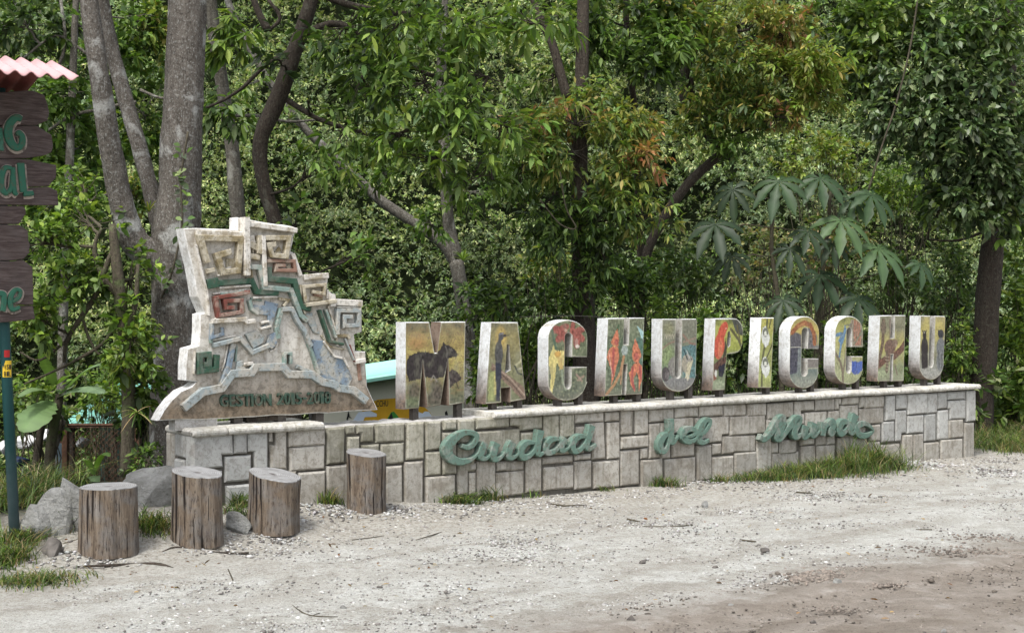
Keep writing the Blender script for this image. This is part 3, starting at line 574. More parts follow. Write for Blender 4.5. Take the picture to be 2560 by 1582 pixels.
        p.line([(.1, .22), (.3, .13), (.5, .09), (.7, .12), (.82, .24), (.84, .38)], .035, (.30, .10, .03), .3); p.line([(.3, .14), (.5, .10)], .014, (.42, .18, .05)); p.line([(0, .425), (.42, .425)], .006, (.45, .44, .36)); p.poly([(.62, .6), (1, .6), (1, .72), (.62, .72)], (.19, .17, .15)); p.line([(.62, .725), (1, .725)], .008, (.35, .36, .26)); p.ell(.5, .92, .4, .1, (.25, .27, .22), 0, .3, .7, .8)
    elif i == 8:
        p.bg([(0, (.24, .25, .07)), (.2, (.34, .33, .07)), (.45, (.36, .34, .10)), (.7, (.30, .31, .15)), (1, (.30, .33, .16))], .35); p.poly([(.6, .05), (1, .1), (1, .45), (.45, .45), (.45, .2)], (.24, .20, .14), .3)
        for k in range(4): p.line([(.70+.05*k, .05+.02*k), (.68+.07*k, .25), (.74+.05*k, .42)], .010, (.38, .12, .06), .4)
        p.line([(.7, .4), (1, .2)], .012, (.17, .21, .13)); BL = (.10, .22, .36)
        p.poly([(.02, .26), (.2, .23), (.3, .24), (.36, .12), (.42, .2), (.34, .34), (.26, .42), (.18, .62), (.14, .62), (.2, .4), (.1, .34), (.02, .32)], BL, .3); p.line([(.36, .14), (.58, .12)], .006, (.1, .12, .14)); p.ell(.25, .28, .08, .04, (.13, .22, .30), -30, .3); p.poly([(.05, .3), (.2, .29), (.08, .42)], (.42, .40, .12))
        p.line([(.3, 1), (.28, .8), (.2, .66), (.02, .52)], .022, (.17, .13, .09)); p.line([(.3, .85), (.38, .6), (.42, .42)], .016, (.19, .15, .10)); p.ell(.72, .76, .13, .10, (.05, .10, .36), 0, .3); p.poly([(.55, .64), (.7, .68), (.66, .84), (.58, .80)], (.05, .10, .36)); p.poly([(.75, .68), (1, .66), (.95, .8), (.8, .86)], (.06, .12, .40))
    elif i == 9:
        p.bg([(0, (.20, .20, .12)), (.2, (.22, .21, .12)), (.45, (.44, .38, .08)), (.6, (.34, .33, .10)), (.8, (.20, .23, .12)), (1, (.26, .29, .17))], .3); p.line([(.22, .08), (.2, .4), (.06, .7)], .035, (.15, .10, .06), .3); p.ell(.22, .18, .10, .10, (.16, .12, .08), 0, .3); p.poly([(.42, .05), (.62, .05), (.6, .36), (.44, .36)], (.18, .13, .10), .3)
        p.line([(0, .76), (.3, .66), (.6, .62), (.85, .52), (1, .42)], .055, (.15, .07, .045), .35); p.ell(.45, .48, .2, .12, (.17, .10, .07), -15, .3); p.ell(.62, .42, .10, .06, (.20, .13, .09), 0, .3); p.ell(.66, .46, .03, .03, (.30, .22, .16)); p.line([(.34, .55), (.36, .7), (.33, .85)], .028, (.13, .09, .06))
        for k in range(5): p.line([(.28, .62+.05*k), (.42, .63+.05*k)], .007, (.3, .24, .16))
        p.line([(.62, .75), (.7, .9)], .014, (.17, .13, .09)); p.ell(.15, .88, .2, .08, (.28, .33, .18), 0, .3, .8, .7)
    else:
        p.bg([(0, (.28, .25, .13)), (.15, (.42, .35, .07)), (.35, (.38, .33, .08)), (.6, (.22, .22, .14)), (.85, (.25, .25, .22)), (1, (.30, .29, .26))], .3); p.ell(.2, .30, .07, .07, DK, 0, .2); p.ell(.2, .50, .13, .17, DK, 0, .2); p.poly([(.08, .6), (.33, .6), (.32, .82), (.1, .82)], DK, .2); p.ell(.19, .26, .03, .015, (.25, .22, .18)); p.ell(.13, .24, .02, .02, DK); p.ell(.26, .24, .02, .02, DK)
        p.ell(.82, .29, .12, .07, (.04, .04, .045), 20, .3); p.poly([(.7, .22), (.78, .24), (.74, .34)], (.04, .04, .045)); p.ell(.82, .50, .17, .15, (.15, .16, .165), 0, .25); p.ell(.80, .72, .15, .15, (.16, .17, .17), 0, .3); p.line([(.72, .55), (.76, .80)], .01, (.08, .08, .085)); p.line([(.85, .6), (.86, .82)], .01, (.09, .09, .09)); p.ell(.4, .88, .4, .09, (.30, .30, .27), 0, .3, .8, .7)
LD0, LD1 = 0.0, .135
M['inner'] = concrete('greyed_inner_side', (.48, .475, .44), (.26, .23, .18), (.12, .11, .08), .6, .6, 9)
M['groove'] = concrete('rust_stained_groove', (.21, .16, .125), (.11, .07, .045), (.09, .06, .04), .8, .8, 9)
names = ['first letter, wide letter M', 'letter A after the wide M', 'rounded letter C after the A', 'letter H with orange flowers', 'letter U nearer the middle', 'letter P', 'narrow letter I', 'left one of the two neighbouring letters C', 'right one of the two neighbouring letters C', 'letter H second from the right end', 'last letter U at the right end']
for i, (ch, TL, TR, BR, BL, shp, hole, desc, posts) in enumerate(LET):
    def bil(u, v_):
        px = (TL[0]*(1-u)+TR[0]*u)*(1-v_)+(BL[0]*(1-u)+BR[0]*u)*v_; py = (TL[1]*(1-u)+TR[1]*u)*(1-v_)+(BL[1]*(1-u)+BR[1]*u)*v_
        return onwall(px, py, LD0)
    c0 = bil(.5, 1); zb = c0[1]; s0 = c0[0]
    L = lambda pts: [(a-s0, b2-zb) for a, b2 in (bil(*p) for p in pts)]
    out = L(shp); hl = L(hole) if hole else None
    ww = bil(1, .5)[0]-bil(0, .5)[0]; hh = bil(.5, 0)[1]-zb
    lab = dict(zip(range(11), ['white edged concrete letter M, widest, painted with a dark tapir on gold', 'concrete letter A painted with a slim grey bird on a branch', 'concrete letter C painted with red and yellow orchids', 'concrete letter H painted with two long orange flowers', 'concrete letter U painted with a grey viscacha on a rock', 'concrete letter P painted with a bright red bird', 'narrow concrete letter I painted with two white lilies', 'concrete letter C painted with a brown branch over a dark pool', 'concrete letter C painted with blue hummingbird and butterfly', 'concrete letter H painted with a ring tailed brown animal', 'concrete letter U painted with two dark bears, last in the row']))[i]
    root = empty('concrete_letter', W(s0, 0, zb), TH, lab+', on the wall', 'letter', 'painted concrete letters standing on the wall')
    # body: extruded outline, hole walls, slightly uneven
    outer = [(x+rng.uniform(-.0015, .0015), z+rng.uniform(-.0015, .0015)) for x, z in out]
    ccw = area2(outer) > 0; bev = .005
    q = inset(outer, bev); n = len(outer)
    v = [(x, LD1, z) for x, z in outer]+[(x, LD0+bev, z) for x, z in outer]+[(x, LD0, z) for x, z in q]
    fs = []
    for a in range(n):
        c2 = (a+1) % n
        for t in ((a, c2, n+c2, n+a), (n+a, n+c2, 2*n+c2, 2*n+a)): fs.append(t if ccw else t[::-1])
    if hl:
        hc = hl if area2(hl) > 0 else hl[::-1]; k0 = len(v); m = len(hc)
        v += [(x, LD1, z) for x, z in hc]+[(x, LD0, z) for x, z in hc]
        for a in range(m):
            c2 = (a+1) % m; fs.append((k0+c2, k0+a, k0+m+a, k0+m+c2))
    if not hl: fs.append(tuple(range(n-1, -1, -1)) if ccw else tuple(range(n)))
    brown = {0: list(range(7, 13))+[3], 1: list(range(3, 7))}.get(i, []); mids = [((shp[a][0]+shp[(a+1) % n][0])/2, (shp[a][1]+shp[(a+1) % n][1])/2) for a in range(n)]; inner = [a for a in range(n) if .1 < mids[a][0] < .93 and .06 < mids[a][1] < .9 and i not in (0, 1, 6)]; mi = [1 if (k2 < 2*n and k2//2 in brown) else 2 if (k2 < 2*n and k2//2 in inner) or k2 > 2*n else 0 for k2 in range(len(fs))]
    mk('letter_body', v, fs, None, root, mats=[M['white'], M['groove'], M['inner']], mi=mi)
    # painted face (and plain back when the letter has a hole)
    def sheet(poly, holes, step, d):
        bx = [p[0] for p in poly]; bz = [p[1] for p in poly]
        gx_, gz_ = np.meshgrid(np.arange(min(bx)+step/2, max(bx), step), np.arange(min(bz)+step/2, max(bz), step)); gx_ = gx_.ravel()+rng.uniform(-.1, .1, gx_.size)*step; gz_ = gz_.ravel()
        ins = ipoly(gx_, gz_, poly)
        for h in holes: ins &= ~ipoly(gx_, gz_, h)
        for loop in [poly]+holes:
            for (x1, z1), (x2, z2) in zip(loop, loop[1:]+loop[:1]):
                vx, vz = x2-x1, z2-z1; t = np.clip(((gx_-x1)*vx+(gz_-z1)*vz)/(vx*vx+vz*vz+1e-12), 0, 1)
                ins &= np.hypot(gx_-x1-t*vx, gz_-z1-t*vz) > step*.35
        vs = [Vector(p) for p in poly]; ed = [(a, (a+1) % len(poly)) for a in range(len(poly))]
        for h in holes:
            k0 = len(vs); vs += [Vector(p) for p in h]; ed += [(k0+a, k0+(a+1) % len(h)) for a in range(len(h))]
        vs += [Vector((a, c2)) for a, c2 in zip(gx_[ins], gz_[ins])]
        r = delaunay_2d_cdt(vs, ed, [], 0, 1e-6); V2 = r[0]; T = []
        arr = np.array([(p.x, p.y) for p in V2])
        tri = np.array([t for t in r[2] if len(t) == 3]); ce = arr[tri].mean(1)
        ok = ipoly(ce[:, 0], ce[:, 1], poly)
        for h in holes: ok &= ~ipoly(ce[:, 0], ce[:, 1], h)
        tri = tri[ok]
        a_, b3, c3 = arr[tri[:, 0]], arr[tri[:, 1]], arr[tri[:, 2]]
        cr = (b3[:, 0]-a_[:, 0])*(c3[:, 1]-a_[:, 1])-(b3[:, 1]-a_[:, 1])*(c3[:, 0]-a_[:, 0])
        tri[cr < 0] = tri[cr < 0][:, ::-1]
        return arr, tri
    arr, tri = sheet(q, [hl] if hl else [], .0065 if i > 2 else .0075, LD0)
    xL, xR, zT = min(p[0] for p in out), max(p[0] for p in out), max(p[1] for p in out)
    U_ = (arr[:, 0]-xL)/(xR-xL); V_ = 1-arr[:, 1]/zT
    P = Paint(U_, np.clip(V_, 0, 1), i*13+1, (xR-xL)/zT); paint(i, P)
    grime = np.clip(P.n1*1.2+P.n3*.5-.12, 0, 1)[:, None]*(.55 if i < 3 else .35); P.c = P.c*(1-grime)+np.array((.19, .185, .13))*grime
    low = np.clip((V_-.9)/.1, 0, 1)[:, None]*.4; P.c = P.c*(1-low)+np.array((.13, .11, .08))*low
    # pale worn edge line
    de = np.full(len(arr), 9.)
    for (x1, z1), (x2, z2) in zip(q, q[1:]+q[:1]):
        vx, vz = x2-x1, z2-z1; t = np.clip(((arr[:, 0]-x1)*vx+(arr[:, 1]-z1)*vz)/(vx*vx+vz*vz+1e-12), 0, 1); de = np.minimum(de, np.hypot(arr[:, 0]-x1-t*vx, arr[:, 1]-z1-t*vz))
    ed_ = (de < .006)[:, None]*(.55+.3*np.sign(P.n1))[:, None]*.75; P.c = P.c*(1-ed_)+np.array((.5, .5, .38))*ed_
    gr = P.c@np.array((.3, .6, .1)); P.c = P.c*.78+gr[:, None]*.22*np.array((1.03, 1, .9)); P.c *= .95
    V3 = np.stack([arr[:, 0], np.full(len(arr), LD0-.0005), arr[:, 1]], 1)
    fastmesh('painted_face', V3, tri.ravel(), 3, M['paint'], root, col=np.clip(P.c, .01, .9))
    if hl:
        arr2, tri2 = sheet(outer, [hl], .08, LD1); fastmesh('back_face', np.stack([arr2[:, 0], np.full(len(arr2), LD1), arr2[:, 1]], 1), tri2[:, ::-1].ravel(), 3, M['white'], root)
    for pp in posts:
        if pp is None: continue
        if i == 6 and pp == posts[1]: continue
        sc = onwall(pp+10, 990, .065)[0]-s0; cx0 = max(xL+.03, min(xR-.03, sc))
        base = (bodyz if i == 0 else VP_Z)-zb-.02
        # lift to the underside of curved letters
        hpost = .05
        if shp[-1][1] < .9 and shp is not I_shape and i in (2, 4, 7, 8, 10): hpost = .09
        mk('post', *box(cx0-.026, cx0+.026, .045, .10, base, hpost), M['steel'], root)
# ------------------------------------------------------------------ carved emblem slab
C1 = crop(360, 520, 2.607); C2 = crop(380, 540, 5.213); C3 = crop(600, 540, 4.878); C4 = crop(380, 820, 6.047); C5 = crop(660, 820, 6.047)
ED = 0.0
om = [C2(410, 160), C2(455, 400), C2(520, 640), C2(560, 860), C2(590, 1050), C2(680, 1262), C2(625, 1278), C2(622, 1500), C4(705, 262), C4(535, 310), C4(508, 560), C4(505, 790), C4(690, 812), C4(600, 880), C4(440, 950), C4(300, 1080), C4(180, 1235), C4(90, 1400),
      C4(900, 1375), C5(0, 1330), C5(1090, 1275), C5(1722, 1232), C5(1640, 1060), C5(1560, 880), C5(1545, 600), C5(1535, 352), C5(1382, 352), C5(1366, 92), C5(1482, 55), C3(1490, 1040), C3(1155, 1007), C3(1140, 955), C3(1098, 920), C3(1062, 940), C3(1080, 705), C3(1040, 695), C3(762, 722), C3(735, 655), C3(650, 440), C3(602, 432), C3(605, 395), C3(692, 150), C3(640, 128), C3(0, 25), C2(1112, 15), C2(1112, 178), C2(760, 165)]
eo = [onwall(px, py, ED) for px, py in om]
ec = onwall(665, 1040, ED); es, ez = ec[0], onwall(665, 1040, ED)[1]
emb = empty('carved_emblem', W(es, 0, ez), TH, 'tall white concrete emblem with stepped peaks and spirals in relief, on the wall', 'monument')
loc = lambda p: (p[0]-es, p[1]-ez)
q = inset([loc(p) for p in eo], .006); q = [loc(p) for p in eo]
dens = []
for a_, b4 in zip(q, q[1:]+q[:1]):
    L_ = math.hypot(b4[0]-a_[0], b4[1]-a_[1]); kk = max(1, int(L_/.07))
    for t in range(kk):
        x, z = a_[0]+(b4[0]-a_[0])*t/kk, a_[1]+(b4[1]-a_[1])*t/kk
        w_ = .0035 if t else 0; dens.append((x+rng.uniform(-w_, w_), z+rng.uniform(-w_, w_)))
v, f = prism(dens, ED, ED+.13, .007); n = len(dens)
mi = [1 if i < 2*n else 0 for i in range(len(f))]
mk('slab', v, f, None, emb, mats=[M['emb'], M['emb_edge']], mi=mi)
rk = 0
def rstrip(name, cf, path, w_, mat, h=.028, d0=None):
    global rk; rk += 1
    P_ = [loc(onwall(*cf(x, y), ED)) for x, y in path]; k_ = (onwall(cf(100, 0)[0], 800, ED)[0]-onwall(cf(0, 0)[0], 800, ED)[0])/100
    ws = w_*k_*1.22; h *= 1.75
    v, f = strip([(a[0], a[1], ws) for a in P_], -h+rk*.00013, .003, .004)
    mk(name, v, f, M[mat], emb)
def rpoly(name, cf, pts, mat, h=.022):
    global rk; rk += 1
    P_ = [loc(onwall(*cf(x, y), ED)) for x, y in pts]; v, f = prism(P_, -h+rk*.00013, .003, .004); mk(name, v, f, M[mat], emb)
# raised rim blocks
rstrip('rim_band', C2, [(560, 225), (1150, 245)], 60, 'r_white', .02)
rstrip('rim_band', C1, [(668, 108), (978, 148)], 26, 'r_white', .03)
rstrip('relief_post', C1, [(646, 62), (650, 440)], 34, 'r_white', .04)
rstrip('relief_post', C1, [(757, 180), (772, 508)], 24, 'r_white', .034)
rstrip('relief_spiral', C1, [(398, 356), (352, 196), (612, 204), (596, 408), (498, 420), (462, 312), (548, 285)], 32, 'r_tan', .032)
rstrip('relief_spiral', C1, [(735, 300), (738, 196), (925, 196), (908, 318), (816, 308), (796, 242), (838, 238)], 27, 'r_tan', .032)
rstrip('relief_block', C1, [(668, 312), (736, 326)], 30, 'r_tan', .03); rstrip('relief_block', C1, [(395, 412), (442, 404)], 24, 'r_tan', .03)
rstrip('relief_block', C1, [(670, 232), (730, 262)], 34, 'r_tan', .024)
rstrip('relief_spiral', C1, [(782, 345), (962, 347), (972, 408), (846, 406), (850, 374), (905, 376)], 19, 'r_brown', .026)
rstrip('stepped_band', C1, [(400, 498), (470, 484)], 50, 'r_green', .026)
rstrip('stepped_band', C1, [(465, 490), (690, 474), (722, 546), (862, 556)], 30, 'r_green', .024)
rstrip('stepped_band', C1, [(665, 384), (736, 388), (768, 518), (942, 534), (1006, 700), (1046, 735)], 26, 'r_teal', .030)
rstrip('stepped_band', C1, [(800, 385), (802, 462), (968, 478), (1008, 640), (1072, 655)], 32, 'r_green', .026)
rstrip('stepped_band', C1, [(885, 660), (950, 658), (985, 735), (1038, 812), (1074, 900)], 24, 'r_pale', .028)
rstrip('stepped_band', C1, [(1060, 880), (1090, 960), (1128, 1080)], 16, 'r_teal', .024)
rstrip('relief_spiral', C1, [(672, 548), (452, 585), (472, 702), (622, 676), (620, 602), (512, 606), (520, 650), (572, 648)], 21, 'r_red', .03)
rpoly('relief_patch', C1, [(785, 605), (870, 625), (822, 790), (752, 782), (802, 742), (800, 700), (722, 690), (690, 660), (715, 630), (780, 635)], 'r_blue')
rstrip('relief_band', C1, [(675, 600), (690, 660), (730, 690)], 18, 'r_teal', .026)
rstrip('relief_band', C1, [(428, 738), (640, 724), (650, 742), (706, 736)], 24, 'r_white', .034)
rstrip('relief_band', C1, [(434, 752), (432, 842), (500, 820), (498, 776)], 18, 'r_blue', .024)
rstrip('relief_band', C1, [(750, 748), (800, 738)], 12, 'r_white', .026); rstrip('relief_band', C1, [(745, 786), (815, 768)], 12, 'r_white', .026)
rstrip('relief_band', C1, [(440, 893), (612, 850), (690, 940), (802, 893)], 24, 'r_pale', .030)
rpoly('relief_patch', C1, [(650, 822), (722, 796), (772, 838), (765, 878), (702, 915)], 'r_pale', .034); rpoly('relief_patch', C1, [(800, 832), (850, 806), (866, 850), (850, 898), (820, 920), (790, 890)], 'r_blue', .03)
rstrip('stepped_band', C1, [(886, 655), (856, 780), (866, 850)], 26, 'r_teal', .022)
rstrip('stepped_band', C1, [(573, 882), (556, 960), (540, 1050)], 30, 'r_blue', .022); rstrip('stepped_band', C1, [(540, 1050), (492, 1180)], 42, 'r_blue', .024)
rstrip('relief_spiral', C4, [(955, 400), (942, 620), (702, 650), (698, 408), (832, 396), (838, 556), (745, 552)], 66, 'r_green', .026)
rstrip('stepped_band', C1, [(246, 1302), (372, 1195), (495, 1172), (562, 1078), (688, 1070), (712, 1036), (892, 1034), (932, 1082), (1082, 1084), (1150, 1132), (1222, 1146), (1256, 1172), (1350, 1184), (1436, 1256)], 42, 'r_pale', .028)
rstrip('door_frame', C1, [(906, 1014), (906, 945), (944, 945), (944, 1014)], 16, 'r_teal', .026); rpoly('niche', C1, [(915, 955), (936, 955), (937, 1012), (914, 1012)], 'r_brown', .006)
rpoly('relief_block', C1, [(598, 1002), (636, 990), (646, 1010), (656, 1058), (590, 1062)], 'r_pale', .03)
rpoly('relief_patch', C1, [(1088, 858), (1160, 864), (1232, 960), (1290, 975), (1332, 1060), (1352, 1112), (1330, 1160), (1205, 1128), (1142, 1118), (1112, 1000)], 'r_blue', .02)
rstrip('relief_spiral', C1, [(1246, 822), (1250, 668), (1386, 670), (1380, 762), (1292, 768), (1290, 706), (1342, 710)], 22, 'r_pale', .03)
rstrip('relief_spiral', C1, [(1042, 612), (1026, 514), (1166, 500), (1160, 560), (1082, 545)], 18, 'r_tan', .026)
rstrip('relief_band', C1, [(1036, 632), (1232, 606)], 20, 'r_tan', .036); rstrip('rim_band', C1, [(1035, 452), (1192, 440)], 30, 'r_white', .02); rstrip('rim_band', C1, [(1240, 612), (1412, 622)], 36, 'r_white', .02)
rstrip('relief_bar', C1, [(1130, 665), (1198, 868), (1284, 886)], 15, 'r_green', .03); rstrip('relief_bar', C1, [(1170, 660), (1236, 842)], 15, 'r_teal', .028)
rpoly('relief_patch', C1, [(1020, 692), (1090, 682), (1140, 820), (1100, 815), (1060, 740)], 'r_pale', .024)
rstrip('relief_bar', C1, [(1330, 890), (1368, 1000)], 8, 'r_red', .02); rstrip('relief_block', C1, [(1366, 1002), (1432, 990)], 24, 'r_white', .022)
rstrip('relief_post', C1, [(1212, 560), (1216, 640)], 34, 'r_white', .03)
for a_, mt in [((1395, 1040), 'r_brown')]: rstrip('relief_bar', C1, [(a_[0], 1010), (a_[0]+12, 1120)], 22, mt, .01)
for path, w_, mt in [([(330, 240), (372, 430), (405, 560), (415, 700)], 12, 'r_white'), ([(690, 180), (700, 230)], 30, 'r_white'), ([(640, 540), (560, 560), (490, 560)], 14, 'r_teal'), ([(480, 520), (690, 505)], 12, 'r_white'), ([(860, 575), (700, 585)], 12, 'r_white'), ([(870, 590), (930, 600), (900, 640)], 16, 'r_tan'),
  ([(1010, 500), (1010, 620), (1040, 690)], 12, 'r_tan'), ([(1100, 560), (1150, 570)], 20, 'r_brown'), ([(960, 300), (1010, 440)], 24, 'r_white'), ([(1190, 640), (1240, 800), (1250, 900)], 12, 'r_white'), ([(1160, 870), (1230, 965), (1292, 980), (1330, 1050)], 12, 'r_white'), ([(1300, 850), (1360, 990)], 10, 'r_pale'),
  ([(985, 1030), (1060, 1060), (1130, 1095)], 22, 'r_pale'), ([(640, 1020), (700, 1010)], 18, 'r_white'), ([(560, 880), (620, 850)], 18, 'r_white'), ([(1240, 830), (1320, 830), (1330, 850)], 18, 'r_tan'), ([(430, 840), (430, 880)], 14, 'r_teal'), ([(770, 930), (700, 940), (660, 900)], 12, 'r_tan')]: rstrip('relief_ridge', C1, path, w_, mt, .022)
for path, w_ in [([(560, 330), (560, 390)], 50), ([(860, 270), (880, 290)], 40), ([(930, 375), (950, 400)], 24), ([(1080, 590), (1160, 590)], 30)]: rstrip('relief_block', C1, path, w_, 'r_tan', .012)
for path, w_, mt in [([(345, 205), (385, 360)], 9, 'r_white'), ([(630, 190), (615, 430)], 9, 'r_white'), ([(470, 440), (600, 425)], 10, 'r_white'), ([(500, 330), (520, 400), (560, 385)], 10, 'r_white'), ([(700, 200), (705, 300)], 10, 'r_tan'), ([(960, 200), (930, 330), (800, 325)], 9, 'r_white'), ([(690, 400), (700, 450), (660, 455)], 10, 'r_tan'),
  ([(440, 560), (660, 530)], 10, 'r_white'), ([(455, 720), (640, 700)], 9, 'r_white'), ([(640, 620), (650, 680)], 9, 'r_tan'), ([(690, 590), (760, 600)], 12, 'r_teal'), ([(440, 860), (600, 830)], 9, 'r_white'), ([(1000, 720), (1050, 800), (1070, 850), (1090, 850)], 10, 'r_white'), ([(1190, 530), (1190, 590)], 12, 'r_white'),
  ([(1250, 645), (1400, 650), (1395, 780)], 9, 'r_white'), ([(1150, 830), (1200, 900), (1300, 920)], 10, 'r_tan'), ([(870, 860), (850, 920), (815, 935)], 9, 'r_white'), ([(545, 870), (520, 1000), (500, 1060)], 9, 'r_white'), ([(600, 890), (590, 1000)], 9, 'r_teal'), ([(330, 930), (320, 1080)], 8, 'r_white')]: rstrip('relief_ridge', C1, path, w_, mt, .018)
# raised inscription, one object per character
def glyph(ch, h, depth, mat, name, bold=.0):
    cu = bpy.data.curves.new(name, 'FONT'); cu.body = ch; cu.size = h*1.37; cu.extrude = depth; cu.offset = bold; cu.resolution_u = 4
    to = bpy.data.objects.new(name, cu); S.collection.objects.link(to); dg = bpy.context.evaluated_depsgraph_get(); me = bpy.data.meshes.new_from_object(to.evaluated_get(dg))
    bpy.data.objects.remove(to); bpy.data.curves.remove(cu); me.materials.clear(); me.materials.append(mat)
    ob = bpy.data.objects.new(name, me); S.collection.objects.link(ob); return ob
def inscribe(chars, parent, mat, depth, bold, off=0):
    for ch, (x0, x1, yt, yb) in chars:
        a = loc(onwall(*C5(x0, yb), ED)) ; b5 = loc(onwall(*C5(x1, yt), ED))
        a = (a[0], loc(onwall(*C5(x0, yb), ED))[1]); g = glyph(ch, b5[1]-a[1], depth, mat, 'raised_character', bold)
        xs_ = [v.co.x for v in g.data.vertices]; ys_ = [v.co.y for v in g.data.vertices]; sx = (b5[0]-a[0])/(max(xs_)-min(xs_)); sy = (b5[1]-a[1])/(max(ys_)-min(ys_))
        for v in g.data.vertices: v.co = ((v.co.x-min(xs_))*sx+a[0], -v.co.z-depth*.9, (v.co.y-min(ys_))*sy+a[1])
        g.parent = parent
k5 = lambda x: (x/2.607+360-660)*6.047; k5y = lambda y: (y/2.607+520-820)*6.047
gx0 = [('G', 488, 541), ('E', 548, 586), ('S', 590, 636), ('T', 640, 684), ('I', 690, 704), ('O', 712, 766), ('N', 772, 822)]
M['insc'] = relief('inscription_green', (.04, .075, .055), (.13, .12, .09), .5)
inscribe([(c_, (k5(a), k5(b6), k5y(1212-.018*(a-488)), k5y(1294-.018*(a-488)))) for c_, a, b6 in gx0], emb, M['insc'], .014, .0016)
gx1 = [('2', 862, 902), ('0', 908, 944), ('1', 950, 972), ('5', 980, 1020), ('-', 1028, 1050), ('2', 1058, 1094), ('0', 1100, 1136), ('1', 1142, 1162), ('8', 1168, 1208)]
inscribe([(c_, (k5(a), k5(b6), k5y(1202-.028*(a-862)+(36 if c_ == '-' else 0)), k5y(1282-.028*(a-862)-(32 if c_ == '-' else 0)))) for c_, a, b6 in gx1], emb, M['insc'], .014, .0016)
# supports under the slab
sup = empty
for px in (592, 628, 700, 795):
    s_0 = onwall(px, 1050, .065)[0]-es; mk('support_post', *box(s_0-.035, s_0+.03, .03, .10, zc1-ez-.02, .03), M['steel'], emb)
s_0 = onwall(430, 1050, .065)[0]-es; s_1 = onwall(535, 1050, .065)[0]-es; mk('support_plinth', *box(s_0, s_1, .01, .12, zc1-ez-.02, .02), M['rubble'], emb)
s_0 = onwall(650, 1050, .065)[0]-es; s_1 = onwall(690, 1050, .065)[0]-es; mk('support_beam', *box(s_0-.12, s_1, .03, .10, zc1-ez+.01, .0), M['bark_dark'], emb)

# ------------------------------------------------------------------ green script lettering
S2 = crop(1040, 980, 3.3986); WD = DF-.055
def word(lab, letters, cf, d0=WD, extra=None):
    allp = [cf(x, y) for L_ in letters for st in L_ for x, y, *_ in st]
    cx_ = sum(p[0] for p in allp)/len(allp); cy_ = sum(p[1] for p in allp)/len(allp); s0, z0 = onwall(cx_, cy_, d0)
    root = empty('script_lettering', W(s0, DF, z0), TH, lab, 'lettering', 'green script words fixed to the stone wall')
    kq = 0
    for L_ in letters:
        parts = []
        for st in L_:
            kq += 1
            P_ = crspline([(x, y, w_) for x, y, w_ in st], 5); out = []
            k_ = (onwall(cf(100, 0)[0], 1080, d0)[0]-onwall(cf(0, 0)[0], 1080, d0)[0])/100
            for x, y, w_ in P_:
                a = onwall(*cf(x, y), d0); out.append((a[0]-s0, a[1]-z0, max(w_, 16)*k_*1.18))
            v, f = strip(out, d0-DF-kq*.0007, -.002+.03*0, .006, miter=False); parts.append((v, f))
        mk('script_letter', *merge(parts), M['teal'], root)
    return root
word('green painted script word Ciudad, longest one on the left of the wall', [
 [[(395, 455, 26), (445, 470, 34), (495, 440, 38), (520, 375, 40), (475, 345, 34), (400, 352, 42), (315, 412, 62), (272, 485, 74), (300, 560, 62), (380, 592, 46), (460, 578, 32), (510, 545, 18), (550, 500, 10)]],
 [[(592, 430, 50), (562, 500, 52), (556, 548, 46), (600, 565, 26), (650, 520, 12)]],
 [[(692, 432, 56), (664, 510, 56), (668, 565, 46), (715, 562, 28), (765, 510, 14)], [(828, 422, 58), (796, 490, 54), (800, 552, 46), (848, 548, 24), (885, 505, 12)]],
 [[(1010, 428, 22), (945, 432, 40), (897, 490, 50), (912, 552, 46), (965, 542, 36), (1012, 490, 28), (1020, 440, 22)], [(1062, 322, 60), (1048, 400, 54), (1036, 490, 48), (1052, 528, 38), (1092, 512, 16)]],
 [[(1222, 398, 22), (1155, 402, 40), (1110, 456, 50), (1122, 512, 44), (1180, 500, 34), (1225, 450, 28), (1232, 405, 22)], [(1272, 388, 40), (1244, 450, 42), (1246, 496, 38), (1290, 480, 18), (1315, 450, 10)]],
 [[(1450, 378, 22), (1388, 378, 40), (1336, 432, 50), (1348, 500, 42), (1400, 486, 34), (1440, 432, 28), (1452, 385, 22)], [(1498, 282, 58), (1474, 370, 52), (1452, 450, 46), (1476, 480, 36), (1530, 445, 24)]]], S2)
word('green painted script word del, short one in the middle of the wall', [
 [[(815, 640, 40), (750, 670, 70), (690, 770, 88), (692, 880, 84), (760, 895, 60), (810, 800, 46), (822, 680, 40)], [(845, 410, 95), (848, 520, 84), (850, 640, 82), (868, 750, 82), (915, 735, 50), (970, 665, 24)]],
 [[(975, 700, 30), (1110, 685, 34), (1195, 655, 44), (1225, 600, 50), (1160, 562, 60), (1075, 585, 78), (1035, 660, 82), (1065, 738, 62), (1150, 758, 56), (1230, 715, 42), (1290, 640, 24)]],
 [[(1255, 710, 30), (1360, 610, 50), (1435, 510, 52), (1448, 440, 50), (1385, 430, 60), (1315, 530, 84), (1272, 660, 86), (1292, 750, 70), (1360, 770, 46), (1430, 732, 40)]]], W4)
